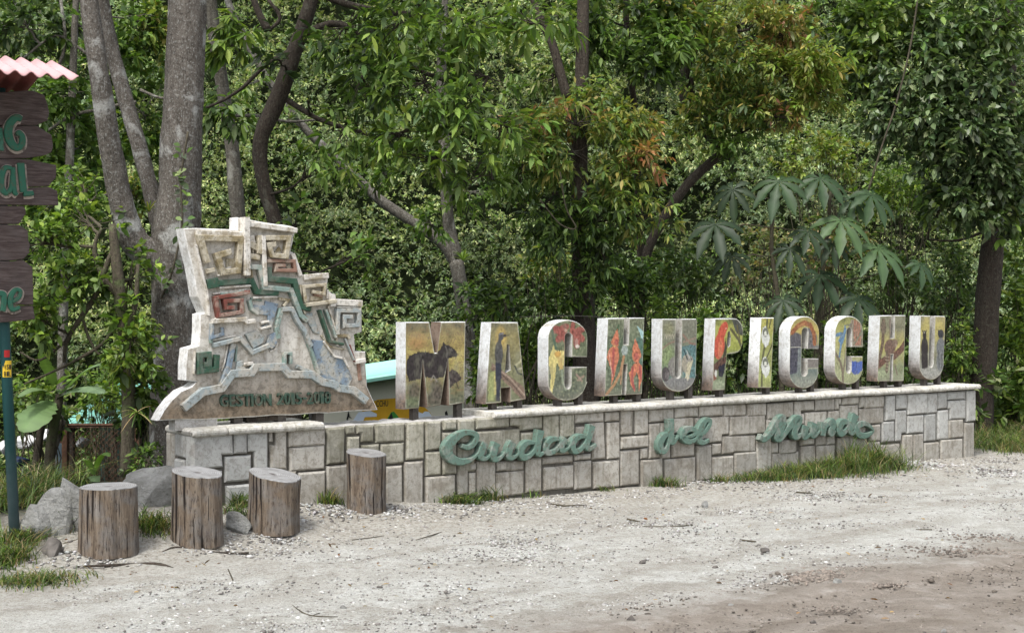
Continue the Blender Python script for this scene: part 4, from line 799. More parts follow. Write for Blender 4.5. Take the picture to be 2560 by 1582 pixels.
mw = word('green painted script word Mundo, right one near the tall grass', [
 [[(10, 930, 66), (70, 975, 60), (150, 920, 62), (240, 790, 78), (318, 665, 82), (388, 625, 80), (385, 720, 88), (325, 850, 92), (292, 945, 84), (350, 955, 66), (430, 860, 62), (520, 735, 74), (600, 645, 82), (662, 640, 80), (640, 710, 84), (592, 800, 88), (580, 910, 80), (640, 925, 58), (690, 880, 28)]],
 [[(762, 750, 105), (742, 850, 96), (742, 920, 84), (800, 918, 42), (835, 880, 26)], [(915, 710, 115), (892, 810, 98), (886, 895, 86), (950, 882, 40), (990, 830, 24)]],
 [[(1065, 695, 100), (1052, 800, 86), (1038, 910, 78)], [(1050, 835, 30), (1120, 725, 52), (1190, 690, 84), (1212, 740, 84), (1172, 840, 84), (1190, 885, 60), (1245, 840, 26)]],
 [[(1455, 690, 40), (1365, 692, 80), (1312, 780, 90), (1332, 868, 82), (1400, 850, 60), (1452, 760, 42), (1462, 705, 36)], [(1576, 560, 105), (1532, 690, 92), (1492, 820, 86), (1530, 868, 54), (1572, 820, 28)]],
 [[(1720, 712, 50), (1630, 738, 76), (1592, 815, 84), (1635, 895, 72), (1730, 915, 60), (1815, 880, 46), (1865, 830, 30), (1800, 750, 40), (1725, 712, 50)]]], W5)

# ------------------------------------------------------------------ log stumps
b = NB('log_side'); v = b.co(which='Object'); vs = b.co((1, 1, .09)); n1 = b.noise(vs, 26, 8, .7, .2); n2 = b.noise(v, 7, 6, .6, .4); n3 = b.noise(b.co((1, 1, .2)), 70, 5, .75); n4 = b.noise(b.co((1, 1, .035)), 34, 3, .55, .1); n5 = b.noise(v, 28, 5, .7)
c = b.ramp(n1, [(.3, (.06, .045, .033)), (.5, (.165, .127, .092)), (.7, (.27, .225, .175))]); c = b.mix(b.ramp(n2, [(.45, 0), (.62, .8)]), c, b.ramp(n1, [(.3, (.09, .08, .075)), (.7, (.25, .235, .215))])); c = b.mix(b.ramp(n3, [(.36, .8), (.47, 0)]), c, (.03, .02, .015)); c = b.mix(b.ramp(n5, [(.58, 0), (.68, .4)]), c, (.27, .22, .16))
crk = b.ramp(n4, [(.36, 1), (.39, 0)]); c = b.mix(crk, c, (.02, .014, .011)); b.base(c)
b.bump(b.math('SUBTRACT', b.math('ADD', n1, b.math('MULTIPLY', n3, .6)), b.math('MULTIPLY', crk, 1.4)), 1.0, .02); M['log'] = b.m
b = NB('log_top'); v = b.co(); sp = b.sep(v); rr = b.math('SQRT', b.math('ADD', b.math('POWER', sp[0], 2), b.math('POWER', sp[1], 2))); n1 = b.noise(v, 14, 6, .65)
ring = b.math('SINE', b.math('ADD', b.math('MULTIPLY', rr, 520), b.math('MULTIPLY', n1, 9))); c = b.ramp(b.math('MULTIPLY', b.math('ADD', ring, 1), .5), [(.0, (.19, .19, .185)), (1, (.30, .30, .295))])
c = b.mix(b.ramp(n1, [(.42, 0), (.66, .75)]), c, (.14, .135, .13)); c = b.mix(b.ramp(rr, [(.012, .9), (.03, 0)]), c, (.07, .06, .055)); b.base(c); b.bump(n1, .5, .006); M['logtop'] = b.m
def stump(px0, px1, ytop, ybot, tilt, lab, seed, lean=0):
    pc = (px0+px1)/2; h = hit(pc, ybot-1); r = (px1-px0)/2/F*h.y; y0 = h.y+r*.8
    x0 = (pc-CX)/F*y0; g = float(ground(x0, y0)); 
    hh = CAMZ-(ytop-HY)/F*y0-g
    root = empty('log_stump', (x0, y0, g), 0, lab, 'stump', 'cut log stumps standing in front of the wall')
    r_ = random.Random(seed); ns, nz = 56, 12; prof = [1+.045*math.sin(2*math.pi*k/ns*2+seed)+.03*math.sin(2*math.pi*k/ns*5+seed*2)+r_.uniform(-.004, .004) for k in range(ns)]
    for _ in range(9): prof[r_.randrange(ns)] -= r_.uniform(.02, .05)
    v = []; tx, ty = tilt
    for j in range(nz):
        t = j/(nz-1)
        for k in range(ns):
            a = 2*math.pi*k/ns; q = r*prof[k]*(1+.02*math.sin(3*t+seed)+.03*(1-t)**3+r_.uniform(-.003, .003)); x, y = q*math.cos(a)+lean*t, q*math.sin(a)
            z = -.03+(hh+.03)*t+(tx*x+ty*y)*t
            v.append((x, y, z))
    f = [(j*ns+k, j*ns+(k+1) % ns, (j+1)*ns+(k+1) % ns, (j+1)*ns+k) for j in range(nz-1) for k in range(ns)]
    mk('bark_side', v, f, M['log'], root, smooth=True)
    v2 = [v[(nz-1)*ns+k] for k in range(ns)]; tp = []
    for q in (1.0, .985, .6, .25, .0):
        if q == 0: tp.append((lean, 0, hh-.004)); break
        for k in range(ns):
            x, y, z = v2[k]; tp.append((lean+(x-lean)*q, y*q, hh+(z-hh)*q+(0 if q == 1 else .004*(q < .99)+.0015)))
    f2 = [(j*ns+k, j*ns+(k+1) % ns, (j+1)*ns+(k+1) % ns, (j+1)*ns+k) for j in range(3) for k in range(ns)]+[(3*ns+k, 3*ns+(k+1) % ns, 4*ns) for k in range(ns)]
    mk('cut_top', tp, f2, M['logtop'], root, smooth=False)
stump(203, 340, 1216, 1402, (.0, .02), 'thick log stump farthest left, between the grey rocks', 1)
stump(431, 556, 1181, 1374, (-.12, .10), 'tallest log stump, left of the wall corner, top sloping to the right', 2, -.0)
stump(617, 748, 1186, 1346, (-.17, .10), 'leaning log stump with a wide grey cut top facing the viewer', 3, .015)
stump(863, 966, 1132, 1286, (-.10, .07), 'smallest log stump standing close against the stone wall', 4)

# ------------------------------------------------------------------ rocks
b = NB('rock'); v = b.co(which='world'); n1 = b.noise(v, 4, 9, .68, .3); n2 = b.noise(v, 30, 6, .7); c = b.ramp(n1, [(.3, (.15, .15, .13)), (.5, (.30, .30, .28)), (.7, (.46, .46, .44))]); c = b.mix(b.ramp(n2, [(.3, .7), (.45, 0)]), c, (.13, .125, .10)); c = b.mix(b.ramp(n2, [(.6, 0), (.7, .5)]), c, (.58, .58, .57)); b.base(c); b.bump(b.math('ADD', n1, n2), 1.0, .05); M['rock'] = b.m
b = NB('rock_dark'); v = b.co(which='world'); n1 = b.noise(v, 9, 9, .68); c = b.ramp(n1, [(.3, (.05, .045, .04)), (.7, (.17, .155, .14))]); b.base(c); b.bump(n1, .8, .01); M['rock_dark'] = b.m
import bmesh
def rock(name, center, dims, seed, mat, rz=0, tiltx=0):
    bm = bmesh.new(); bmesh.ops.create_icosphere(bm, subdivisions=3, radius=1); r_ = random.Random(seed)
    pl = [(Vector((r_.gauss(0, 1), r_.gauss(0, 1), r_.gauss(0, .8))).normalized(), r_.uniform(.46, .8)) for _ in range(13)]
    for vv in bm.verts:
        p = vv.co.copy()
        for nn, dd_ in pl:
            e = p.dot(nn)-dd_
            if e > 0: p -= nn*e*.92
        p *= 1+.16*mnoise.noise(p*1.6+Vector((seed, 0, 0)))+.05*mnoise.noise(p*6+Vector((seed, 3, 0)))
        vv.co = Vector((p.x*dims[0], p.y*dims[1], p.z*dims[2]))
    me = bpy.data.meshes.new(name); bm.to_mesh(me); bm.free(); me.materials.append(M[mat]); o = bpy.data.objects.new(name, me); S.collection.objects.link(o)
    o.location = center; o.rotation_euler = (tiltx, 0, rz); return o
def rockpx(px0, px1, y0, y1, seed, lab, mat='rock', dep=.8, rz=0, back=0):
    pc = (px0+px1)/2; h = hit(pc, y1); y = h.y+back; w_ = (px1-px0)/F*y; hgt = (y1-y0)/F*y
    o = rock('rock', ((pc-CX)/F*y, y+w_*.3, CAMZ-(y1-HY)/F*y+hgt*.38), (w_*.66, w_*.62*dep, hgt*.86), seed, mat, rz); tag(o, lab, 'rock'); return o
rockpx(278, 470, 1166, 1300, 5, 'large pale grey boulder behind the stumps beside the wall end', dep=.5, back=.35)
rockpx(128, 232, 1206, 1332, 8, 'upright angular grey rock just left of the leftmost stump', dep=.7)
rockpx(70, 178, 1238, 1345, 23, 'leaning grey rock second from the green pole', dep=.8)
rockpx(38, 120, 1275, 1350, 29, 'low grey rock right beside the green pole', dep=.9)
rockpx(96, 152, 1352, 1394, 11, 'small dark brown stone at the foot of the leftmost stump', 'rock_dark')
rockpx(553, 628, 1291, 1335, 12, 'flat white rock sunk in the ground between two stumps', dep=.9)
rockpx(395, 470, 1480, 1500, 31, 'flat white stone flush with the road below the bark strips', dep=.6) if False else None
for i, (x, y, s_, m, lb) in enumerate([(1912, 1383, 22, 'rock_dark', 'small brown stone alone on the pale road'), (1606, 1412, 16, 'rock_dark', 'dark pebble sized stone in the centre of the road'), (1578, 1556, 22, 'rock_dark', 'dark stone at the bottom edge, left of the brown track'), (1508, 1574, 14, 'rock_dark', 'black pebble at the very bottom of the road'), (2093, 1462, 20, 'rock', 'grey stone on the border of the brown track'), (1827, 1519, 14, 'rock', 'pale little stone on the lower road'), (1520, 1216, 18, 'rock', 'rounded tan stone at the wall foot below the word del'), (1762, 1268, 18, 'rock', 'pale round stone on the road under the letter U'), (2035, 1560, 16, 'rock_dark', 'dark stone in the brown track near the bottom edge'), (856, 1524, 16, 'rock', 'grey stone in front of the log stumps'), (2360, 1583, 14, 'rock', 'stone in the bottom right of the brown track'), (1790, 1422, 14, 'rock_dark', 'dark grey stone beside pale crumbs on the road')]):
    o = rockpx(x-s_*.55, x+s_*.55, y-s_*.7, y, 40+i, lb, m); o.name = 'loose_stone'; o['category'] = 'stone'
# ------------------------------------------------------------------ foliage tools
def unit(a): return a/(np.linalg.norm(a, axis=-1, keepdims=True)+1e-9)
G = dict(mid=[(.055, .105, .028), (.075, .135, .032), (.042, .078, .026), (.095, .155, .04)], bright=[(.11, .18, .035), (.15, .215, .045), (.08, .14, .03)], yel=[(.15, .175, .05), (.12, .16, .045), (.19, .185, .06), (.10, .14, .04)],
         orange=[(.24, .14, .07), (.20, .10, .06), (.18, .165, .06), (.13, .15, .045)], dark=[(.025, .048, .018), (.035, .062, .022), (.02, .035, .016)], grey=[(.085, .13, .07), (.06, .10, .05), (.12, .165, .10), (.04, .075, .035)],
         hill=[(.12, .165, .085), (.16, .20, .105), (.09, .13, .07), (.20, .23, .13)], hill2=[(.08, .125, .075), (.11, .155, .10), (.14, .185, .12)], dry=[(.22, .19, .12), (.17, .14, .08), (.12, .13, .06)])
def pal(names, n, LEAFK=1.35):
    P = np.array([c for k in names.split() for c in G[k]]); c = P[rng.integers(0, len(P), n)]
    return LEAFK*np.array([1.12,1.03,.95])*c*rng.uniform(.75, 1.25, (n, 1))*rng.uniform(.93, 1.07, (n, 3))
def leafgeo(p, d, L, Wd, col, up=None, droop=.15, quad=1):
    """p base, d direction (n,3); returns verts, quads, colours"""
    n = len(p); d = unit(d); upv = np.tile([0, 0, 1.], (n, 1))+rng.normal(0, .45, (n, 3)) if up is None else up
    s = unit(np.cross(d, upv)); nm = unit(np.cross(s, d)); L = np.asarray(L).reshape(-1, 1); Wd = np.asarray(Wd).reshape(-1, 1)
    tip = p+d*L-np.array([0, 0, 1])*droop*L
    if quad == 1:
        V = np.stack([p, p+d*L*.42+s*Wd*.5, tip, p+d*L*.42-s*Wd*.5], 1); Fq = np.arange(n)[:, None]*4+np.array([0, 1, 2, 3]); C = np.repeat(col, 4, 0); return V.reshape(-1, 3), Fq.reshape(-1, 4), C
    V = np.stack([p, p+d*L*.22+s*Wd*.38+nm*Wd*.10, p+d*L*.55+s*Wd*.5+nm*Wd*.14-np.array([0, 0, .25])*droop*L, tip, p+d*L*.55-s*Wd*.5+nm*Wd*.14-np.array([0, 0, .25])*droop*L, p+d*L*.22-s*Wd*.38+nm*Wd*.10, p+d*L*.5-np.array([0, 0, .2])*droop*L], 1)
    Fq = np.concatenate([np.arange(n)[:, None]*7+np.array(q_) for q_ in ((0, 1, 2, 6), (6, 2, 3, 3), (0, 6, 4, 5))])
    Fq = np.concatenate([np.arange(n)[:, None]*7+np.array([0, 1, 2, 6]), np.arange(n)[:, None]*7+np.array([0, 6, 4, 5]), np.arange(n)[:, None]*7+np.array([6, 2, 3, 4])])
    return V.reshape(-1, 3), Fq.reshape(-1, 4), np.repeat(col, 7, 0)
def sprays(c, ax, K, L, Wd, pal_, spread=1.0, len_=.5, down=.25, quad=2, droop=.18):
    """c (n,3) spray roots, ax (n,3) axes; K leaves each"""
    n = len(c); ax = unit(ax); c = np.repeat(c, K, 0); ax = np.repeat(ax, K, 0); N = n*K
    t = rng.random((N, 1)); r = unit(rng.normal(0, 1, (N, 3))); r -= ax*np.sum(r*ax, 1, keepdims=True); r = unit(r)
    Ls = L*rng.uniform(.55, 1.2, N)*np.repeat(rng.uniform(.7, 1.2, n), K); base = c+ax*t*L*len_*2.2; d = ax*(.35+.6*t)+r*spread*rng.uniform(.6, 1.1, (N, 1)); d[:, 2] -= down
    tone = np.repeat(rng.uniform(.75, 1.2, n), K)[:, None]
    return leafgeo(base, d, Ls, Ls*Wd/L, pal(pal_, N)*tone, droop=droop, quad=quad)
def ellips(c, rad, n, shell=.55, gap=0.0, gs=1.6, seed=0):
    out = []
    a = unit(rng.normal(0, 1, (n*3, 3))); r = rng.random((n*3, 1))**shell; P = a*r*np.array(rad)+np.array(c)
    nz = np.array([mnoise.noise(Vector(p*gs)+Vector((seed, 0, 0))) for p in P]); k = nz > gap-.5*(1)
    k = nz > gap; P, a = P[k][:n], a[k][:n]; return P, a
def mergeleaf(lst):
    V = []; Fq = []; C = []; k = 0
    for v, f, c in lst: V.append(v); Fq.append(f+k); C.append(c); k += len(v)
    return np.concatenate(V), np.concatenate(Fq), np.concatenate(C)
def crownobj(name, lst, root, mat='leaf', kind=None):
    V, Fq, C = mergeleaf(lst); off = np.array(root.location) if root else 0
    return fastmesh(name, V-off, Fq.ravel(), 4, M[mat], root, col=np.clip(C, .004, .9), kind=kind)
def px2(pts, Y): 
    out = []
    for p in pts:
        y = p[2] if len(p) > 2 and p[2] is not None else Y; out.append(at(p[0], p[1], y))
    return out
def smooth(P, k=4): return [Vector(q) for q in crspline([tuple(p) for p in P], k)]
def limb(path, w, Y, sd_=0, seg=9, jit=.05, k=4):
    """path in frame px with width px list -> world tube"""
    P = px2(path, Y); rr = [wi/2/F*p.y for wi, p in zip(w, P)]
    Q = crspline([(*p, r) for p, r in zip(P, rr)], k); return tube([q[:3] for q in Q], [q[3] for q in Q], seg, jit, sd_=sd_)
def tube_to(a, b, r0, r1, seed, sag=.12, seg=5):
    r_ = random.Random(seed); a, b = Vector(a), Vector(b); L = (b-a).length; pts = [a.lerp(b, t)+Vector((r_.uniform(-1, 1), r_.uniform(-1, 1), r_.uniform(-.6, 1)))*L*sag*math.sin(math.pi*t)*.6 for t in (0, .25, .5, .75, 1)]
    return tube(pts, [r0*(1-t)+r1*t for t in (0, .25, .5, .75, 1)], seg, 0, cap=False)
def tree(name, lab, cat, base, Y, limbs, clumps, barkm, leaf, group=None, leafm='leaf', twigs=10, trunkname='trunk', gap=-.05, quad=2, crown='crown'):
    """limbs: list of (path px, widths px); clumps: (px,py,Y,rx,ry,n_sprays)"""
    root = empty(name, base, 0, lab, cat, group); tb = []
    for i, (pth, ws) in enumerate(limbs): tb.append(limb(pth, ws, Y, sd_=i+int(Y*10)))
    off = Vector(base)
    pts_all = [v for v, _ in tb for v in v]; 
    L, Wd, pl, K, spread, down = leaf; lst = []; tw = []
    allv = np.array(pts_all) if pts_all else np.array([base])
    for ci, cl in enumerate(clumps):
        px, py, yy, rx, ry, n = cl[:6]; p_ = cl[6] if len(cl) > 6 else pl
        c = np.array(at(px, py, yy)); rad = (rx/F*yy, rx/F*yy*.8, ry/F*yy)
        P, a = ellips(c, rad, n, gap=gap, gs=2.2 if L > .1 else 2.8, seed=ci*3)
        if len(P) == 0: continue
        ax = a*.7+rng.normal(0, .35, a.shape); ax[:, 2] += .12
        lst.append(sprays(P, ax, K, L, Wd, p_, spread, down=down, quad=quad))
        near = allv[np.argmin(np.linalg.norm(allv-c, axis=1))]
        tw.append(tube_to(near, c, .012+.006*rad[0], .007, ci, seg=5))
        for j in range(min(int(twigs*1.8), len(P))):
            q = P[j]; m = c+(q-c)*.0; tw.append(tube_to(m+(near-c)*rng.uniform(0, .35), q, .006, .002, ci*50+j, seg=4))
    if tb:
        V, Fc = merge(tb); mk(trunkname, [Vector(v)-off for v in V], Fc, M[barkm], root, smooth=True)
    if tw:
        V, Fc = merge(tw); mk('branches', [Vector(v)-off for v in V], Fc, M[barkm if 'pale' not in barkm else 'bark_grey'], root, smooth=True, kind='stuff')
    if lst: crownobj(crown, lst, root, leafm)
    return root
def gz(px, Y): x = (px-CX)/F*Y; return Vector((x, Y, float(ground(x, Y))))

# ------------------------------------------------------------------ far wooded hillside (one mass) with a few pale trunks
hl = []; tt0 = 0
r2 = np.random.default_rng(11)
for k in range(430):
    y = 30.3+20*r2.random()**1.35; x = r2.uniform(-.40, .40)*y; z = float(ground(x, y)); r = r2.uniform(.55, 1.7)
    ls = .085 if y < 35 else .11; n = int(118*r*r*(1 if y < 35 else .8))+25
    a = unit(r2.normal(0, 1, (n, 3))); a[:, 2] = np.abs(a[:, 2])*.9-.12; a[:, 1] = -np.abs(a[:, 1])*.8+.2*a[:, 1]
    lump = np.array([mnoise.noise(Vector(q*2.6)+Vector((k, 0, 0))) for q in a])
    kp = lump > -.16; a = a[kp]; lump = lump[kp]; n = len(a)
    P = np.array([x, y, z+r*r2.uniform(.5, 1.9)])+unit(a)*r*(1+.75*lump[:, None])*r2.uniform(.8, 1.0, (n, 1))*np.array([1.25, 1, .75])
    P[:, 2] = np.maximum(P[:, 2], ground(P[:, 0], P[:, 1])+.1)
    ct = r2.uniform(.65, 1.8)
    hl.append(sprays(P, a+r2.normal(0, .3, a.shape), 9, ls, ls*.46, 'hill' if r2.random() < .5 else 'hill2', 1.1, down=.1, quad=1)); hl[-1] = (hl[-1][0], hl[-1][1], hl[-1][2]*ct)
for sz, nn in ((.12, 15000), (.16, 9000)):
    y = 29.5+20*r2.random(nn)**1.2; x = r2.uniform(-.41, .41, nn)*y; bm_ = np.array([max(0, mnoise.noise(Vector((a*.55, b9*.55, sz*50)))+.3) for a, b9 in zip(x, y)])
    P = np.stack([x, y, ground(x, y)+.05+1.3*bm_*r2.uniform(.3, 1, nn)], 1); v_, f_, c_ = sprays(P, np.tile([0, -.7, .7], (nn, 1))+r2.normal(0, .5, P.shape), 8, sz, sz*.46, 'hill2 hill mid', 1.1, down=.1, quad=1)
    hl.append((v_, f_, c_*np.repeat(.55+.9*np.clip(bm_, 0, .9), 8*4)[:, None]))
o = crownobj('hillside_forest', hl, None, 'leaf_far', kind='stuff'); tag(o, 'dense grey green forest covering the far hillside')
# ferny undergrowth in the gully between wall and hill
hl = []
P = np.stack([r2.uniform(-.42, .42, 5200), r2.uniform(17, 31, 5200), np.zeros(5200)], 1); P[:, 0] *= P[:, 1]; P = P[~((P[:, 0] < -1.0) & (P[:, 1] < 29) & (P[:, 0] > -2.8*1.6))]
P[:, 2] = ground(P[:, 0], P[:, 1])+r2.uniform(.05, 1, len(P))*(.3+1.1*np.array([max(0, mnoise.noise(Vector((p[0]*.35, p[1]*.35, 0)))+.35) for p in P]))
hl.append(sprays(P, r2.normal(0, .5, P.shape)+[0, -.3, .8], 9, .16, .06, 'mid dark hill', 1.1, quad=1))
o = crownobj('undergrowth', hl, None, 'leaf_far', kind='stuff'); tag(o, 'tangled green undergrowth filling the gully behind the wall')

# ------------------------------------------------------------------ trees, named one by one
T = []
T.append(tree('big_tree', 'thickest forked tree with mottled grey bark rising behind the emblem', 'tree', gz(440, 12.3), 12.0,
 [([(440, 1230), (440, 1050), (440, 880), (437, 720), (442, 600), (450, 470), (457, 300), (466, 120), (470, -60), (478, -400), (470, -800)], [150, 128, 120, 118, 122, 108, 104, 98, 96, 88, 60]),
  ([(440, 700, 12.0), (392, 650, 11.95), (345, 612, 11.9), (318, 560, 11.85), (296, 470, 11.8), (272, 340, 11.7), (247, 180, 11.6), (226, 30, 11.6), (205, -160, 11.6), (150, -500, 11.6)], [95, 80, 74, 66, 60, 55, 50, 46, 42, 30]),
  ([(420, 640, 12.1), (398, 560, 12.2), (376, 470, 12.3), (346, 360, 12.4), (314, 250, 12.5), (284, 140, 12.6), (262, 40, 12.6), (240, -120, 12.6), (260, -420, 12.6)], [60, 46, 42, 40, 40, 38, 38, 34, 26])],
 [(470, -620, 12, 420, 180, 120), (180, -520, 11.6, 330, 150, 90), (800, -560, 12.5, 300, 130, 60)], 'bark_big', (.13, .055, 'mid dark', 9, 1.0, .3)))
# small twiggy tree on the left with curved dark branches
T.append(tree('small_tree', 'small twiggy tree with dark curved branches left of the forked tree', 'tree', gz(312, 11.3), 11.3,
 [([(318, 1190), (320, 1080), (322, 950), (312, 840), (300, 740), (292, 660), (280, 560)], [36, 34, 34, 32, 30, 28, 18]), ([(300, 740), (262, 700), (238, 640), (240, 600), (255, 570)], [22, 16, 13, 10, 8]), ([(290, 612), (268, 660), (235, 745), (205, 790), (168, 850), (160, 905)], [14, 14, 14, 13, 11, 8]),
  ([(300, 800), (255, 860), (190, 900), (130, 930), (60, 960)], [12, 9, 8, 6, 4]), ([(168, 850), (100, 900), (50, 880)], [8, 6, 4]), ([(205, 790), (225, 850), (260, 890), (330, 850)], [8, 7, 6, 4]), ([(312, 840), (338, 760), (345, 660)], [18, 14, 8])],
 [(330, 700, 11.5, 60, 90, 40), (100, 610, 11.2, 95, 60, 60), (170, 700, 11.3, 110, 80, 80), (90, 790, 11.1, 80, 70, 60, 'bright mid'), (330, 850, 11.2, 70, 90, 75, 'mid bright'), (360, 960, 11.4, 50, 60, 35), (220, 560, 11.6, 80, 50, 50, 'bright mid'), (210, 480, 12.2, 90, 60, 50)], 'bark_mossy', (.085, .042, 'mid bright', 8, 1.1, .1), twigs=14))
T.append(tree('background_tree', 'leafy tree filling the upper left corner behind the sign roof', 'tree', gz(150, 15), 15,
 [([(150, 1200), (158, 800), (170, 500), (180, 250), (190, 0), (200, -200)], [26, 24, 22, 20, 16, 12]), ([(0, 330), (90, 250), (160, 130), (152, 0)], [6, 8, 9, 8]), ([(60, 145), (140, 90), (210, 130), (260, 170)], [6, 7, 8, 5]), ([(115, 330), (180, 290), (240, 275), (300, 262), (340, 255)], [7, 8, 8, 8, 8]), ([(350, 225), (400, 245), (455, 245)], [8, 7, 5])],
 [(60, 60, 15, 130, 90, 130, 'mid dark grey'), (300, 130, 16, 130, 120, 150), (110, 250, 15, 140, 100, 150), (40, 420, 15, 120, 100, 110), (200, 380, 15.5, 120, 100, 150), (370, 290, 16, 70, 140, 110, 'bright mid'), (130, 520, 14.5, 130, 80, 110, 'mid bright'), (380, 60, 16, 60, 90, 90, 'bright yel mid'), (350, 480, 15, 60, 60, 60, 'mid yel')], 'bark_grey', (.10, .05, 'mid', 9, 1.1, .1), twigs=8))
T.append(tree('slender_tree', 'slender lichen spotted tree just right of the thick forked trunk', 'tree', gz(612, 15.5), 15.5,
 [([(615, 1150), (606, 800), (600, 600), (590, 480), (578, 350), (560, 240), (546, 150), (533, 60), (522, -60), (510, -300)], [44, 40, 38, 38, 36, 34, 34, 32, 30, 24]), ([(575, 290), (640, 290), (720, 304), (790, 300)], [9, 8, 7, 5])],
 [(590, 120, 15.2, 40, 70, 26, 'bright mid'), (560, 310, 14.9, 46, 52, 18, 'dark mid'), (530, -200, 15, 200, 120, 80)], 'bark_grey', (.17, .06, 'mid dark', 9, .9, .9), twigs=5))
T.append(tree('leaning_tree', 'pale lichen covered tree whose long limb leans far to the upper left', 'tree', gz(1180, 17.5), 17.5,
 [([(1195, 1200), (1182, 1000), (1165, 820), (1152, 720), (1140, 650)], [50, 46, 40, 36, 38]), ([(1142, 660), (1110, 610), (1062, 575), (1000, 535), (940, 492), (850, 405), (765, 325), (700, 245), (648, 165), (608, 90), (572, 10), (545, -80)], [34, 34, 30, 27, 26, 22, 20, 19, 18, 18, 17, 14]), ([(1142, 650), (1122, 560), (1114, 450), (1110, 360), (1104, 220), (1108, 60), (1115, -120)], [36, 30, 30, 28, 26, 22, 18])],
 [(1100, 60, 17.2, 70, 70, 30, 'mid dark'), (600, -120, 17, 160, 80, 60), (1180, 480, 17.4, 60, 70, 26, 'mid'), (850, 420, 16.6, 60, 40, 26, 'mid bright'), (960, 430, 16.6, 60, 40, 24, 'mid'), (720, 300, 16.8, 50, 40, 16, 'mid hill'), (1080, 560, 16.8, 60, 40, 22, 'mid'), (1190, 800, 16.9, 70, 90, 60, 'mid dark'), (640, 200, 16.8, 60, 40, 16, 'mid bright')], 'bark_pale', (.11, .04, 'mid', 8, 1.0, .3), twigs=5))
T.append(tree('curved_tree', 'dark curved tree with big glossy leaves spreading across the centre top', 'tree', gz(700, 13.6), 13.6,
 [([(735, 1180), (722, 900), (705, 700), (688, 560), (668, 490), (652, 420), (652, 350), (676, 290), (706, 220), (732, 140), (760, 60), (785, -40), (800, -300)], [52, 48, 44, 38, 36, 36, 40, 44, 44, 40, 38, 34, 26]),
  ([(718, 130), (662, 165), (612, 215), (560, 250), (515, 270)], [10, 11, 9, 8, 6]), ([(670, 76), (650, 40), (635, 0), (620, -60)], [22, 18, 16, 12]), ([(672, 78), (700, 45), (670, 0)], [9, 10, 9]), ([(750, 90), (850, 60), (960, 130), (1080, 190), (1200, 230)], [22, 18, 14, 10, 6]), ([(785, -20), (900, 20), (1050, 40), (1250, 60), (1400, 40)], [20, 18, 14, 10, 6]), ([(700, 240), (800, 300), (900, 330), (1000, 370)], [16, 12, 9, 6])],
 [(860, 70, 13.2, 110, 80, 42, 'mid dark'), (1000, 60, 13, 130, 80, 55, 'mid bright'), (1180, 60, 13, 130, 70, 60, 'bright mid'), (1330, 60, 13.2, 100, 60, 36, 'mid bright'), (900, 200, 13, 120, 80, 50, 'mid dark'), (1060, 210, 12.8, 130, 80, 62), (1220, 190, 12.9, 100, 70, 44), (1150, 290, 12.8, 130, 70, 46), (1000, 330, 12.9, 120, 60, 36, 'mid bright'), (1100, 400, 12.9, 130, 60, 36, 'mid bright'), (860, 330, 13, 80, 60, 22), (1280, 340, 13, 80, 60, 26, 'bright mid'), (1230, 450, 13, 90, 60, 30), (880, 130, 13.4, 60, 60, 22), (780, 440, 12.9, 60, 60, 12), (740, 560, 12.8, 40, 40, 6, 'dark mid'), (900, 640, 12.8, 60, 40, 8, 'mid'), (770, 250, 13.2, 60, 60, 14, 'mid dark'), (1060, -130, 13, 320, 110, 60), (700, 150, 13.1, 60, 80, 10, 'dark')], 'bark_dark', (.135, .044, 'mid', 8, 1.05, .35), leafm='leaf', twigs=12))
T.append(tree('flowering_tree', 'centre tree with narrow green leaves turning yellow and rusty red at the tips', 'tree', gz(1462, 14.6), 14.6,
 [([(1470, 1180), (1464, 980), (1458, 820), (1458, 700), (1452, 560), (1448, 420), (1450, 300), (1456, 140), (1458, -20), (1462, -200)], [74, 66, 60, 56, 50, 44, 38, 34, 30, 24]), ([(1452, 560), (1400, 500), (1350, 440), (1320, 380)], [24, 18, 12, 8]), ([(1450, 500), (1520, 430), (1590, 360), (1620, 320)], [24, 18, 12, 8]), ([(1420, 250), (1400, 180), (1380, 110), (1340, 20), (1320, -60)], [26, 24, 22, 18, 14])],
 [(1350, 300, 14.3, 95, 60, 90, 'yel mid orange'), (1480, 260, 14.4, 90, 60, 80, 'mid yel'), (1540, 330, 14.2, 80, 70, 80, 'yel mid'), (1430, 380, 14.1, 130, 80, 150, 'mid yel'), (1600, 330, 14.3, 50, 60, 40, 'orange yel'), (1300, 420, 14.2, 90, 70, 70, 'mid'), (1560, 450, 14.1, 100, 70, 95, 'mid yel'), (1500, 540, 14.2, 140, 80, 110, 'mid dark'), (1350, 520, 14.3, 110, 70, 70, 'mid dark'), (1620, 540, 14.2, 70, 60, 46, 'mid yel'), (1450, 650, 14.6, 110, 60, 50, 'dark mid'), (1440, 720, 14.2, 60, 50, 40, 'dark mid'), (1510, 640, 14.2, 60, 60, 50, 'mid dark'), (1400, 590, 14.1, 80, 50, 50, 'mid dark'), (1440, 310, 13.9, 70, 50, 34, 'orange yel'), (1610, 400, 14, 50, 40, 26, 'orange'), (1470, 120, 14.8, 80, 70, 50, 'mid'), (1380, 200, 14.9, 60, 60, 30, 'hill mid')], 'bark_dark', (.105, .03, 'mid yel', 9, 1.1, .45), twigs=9))
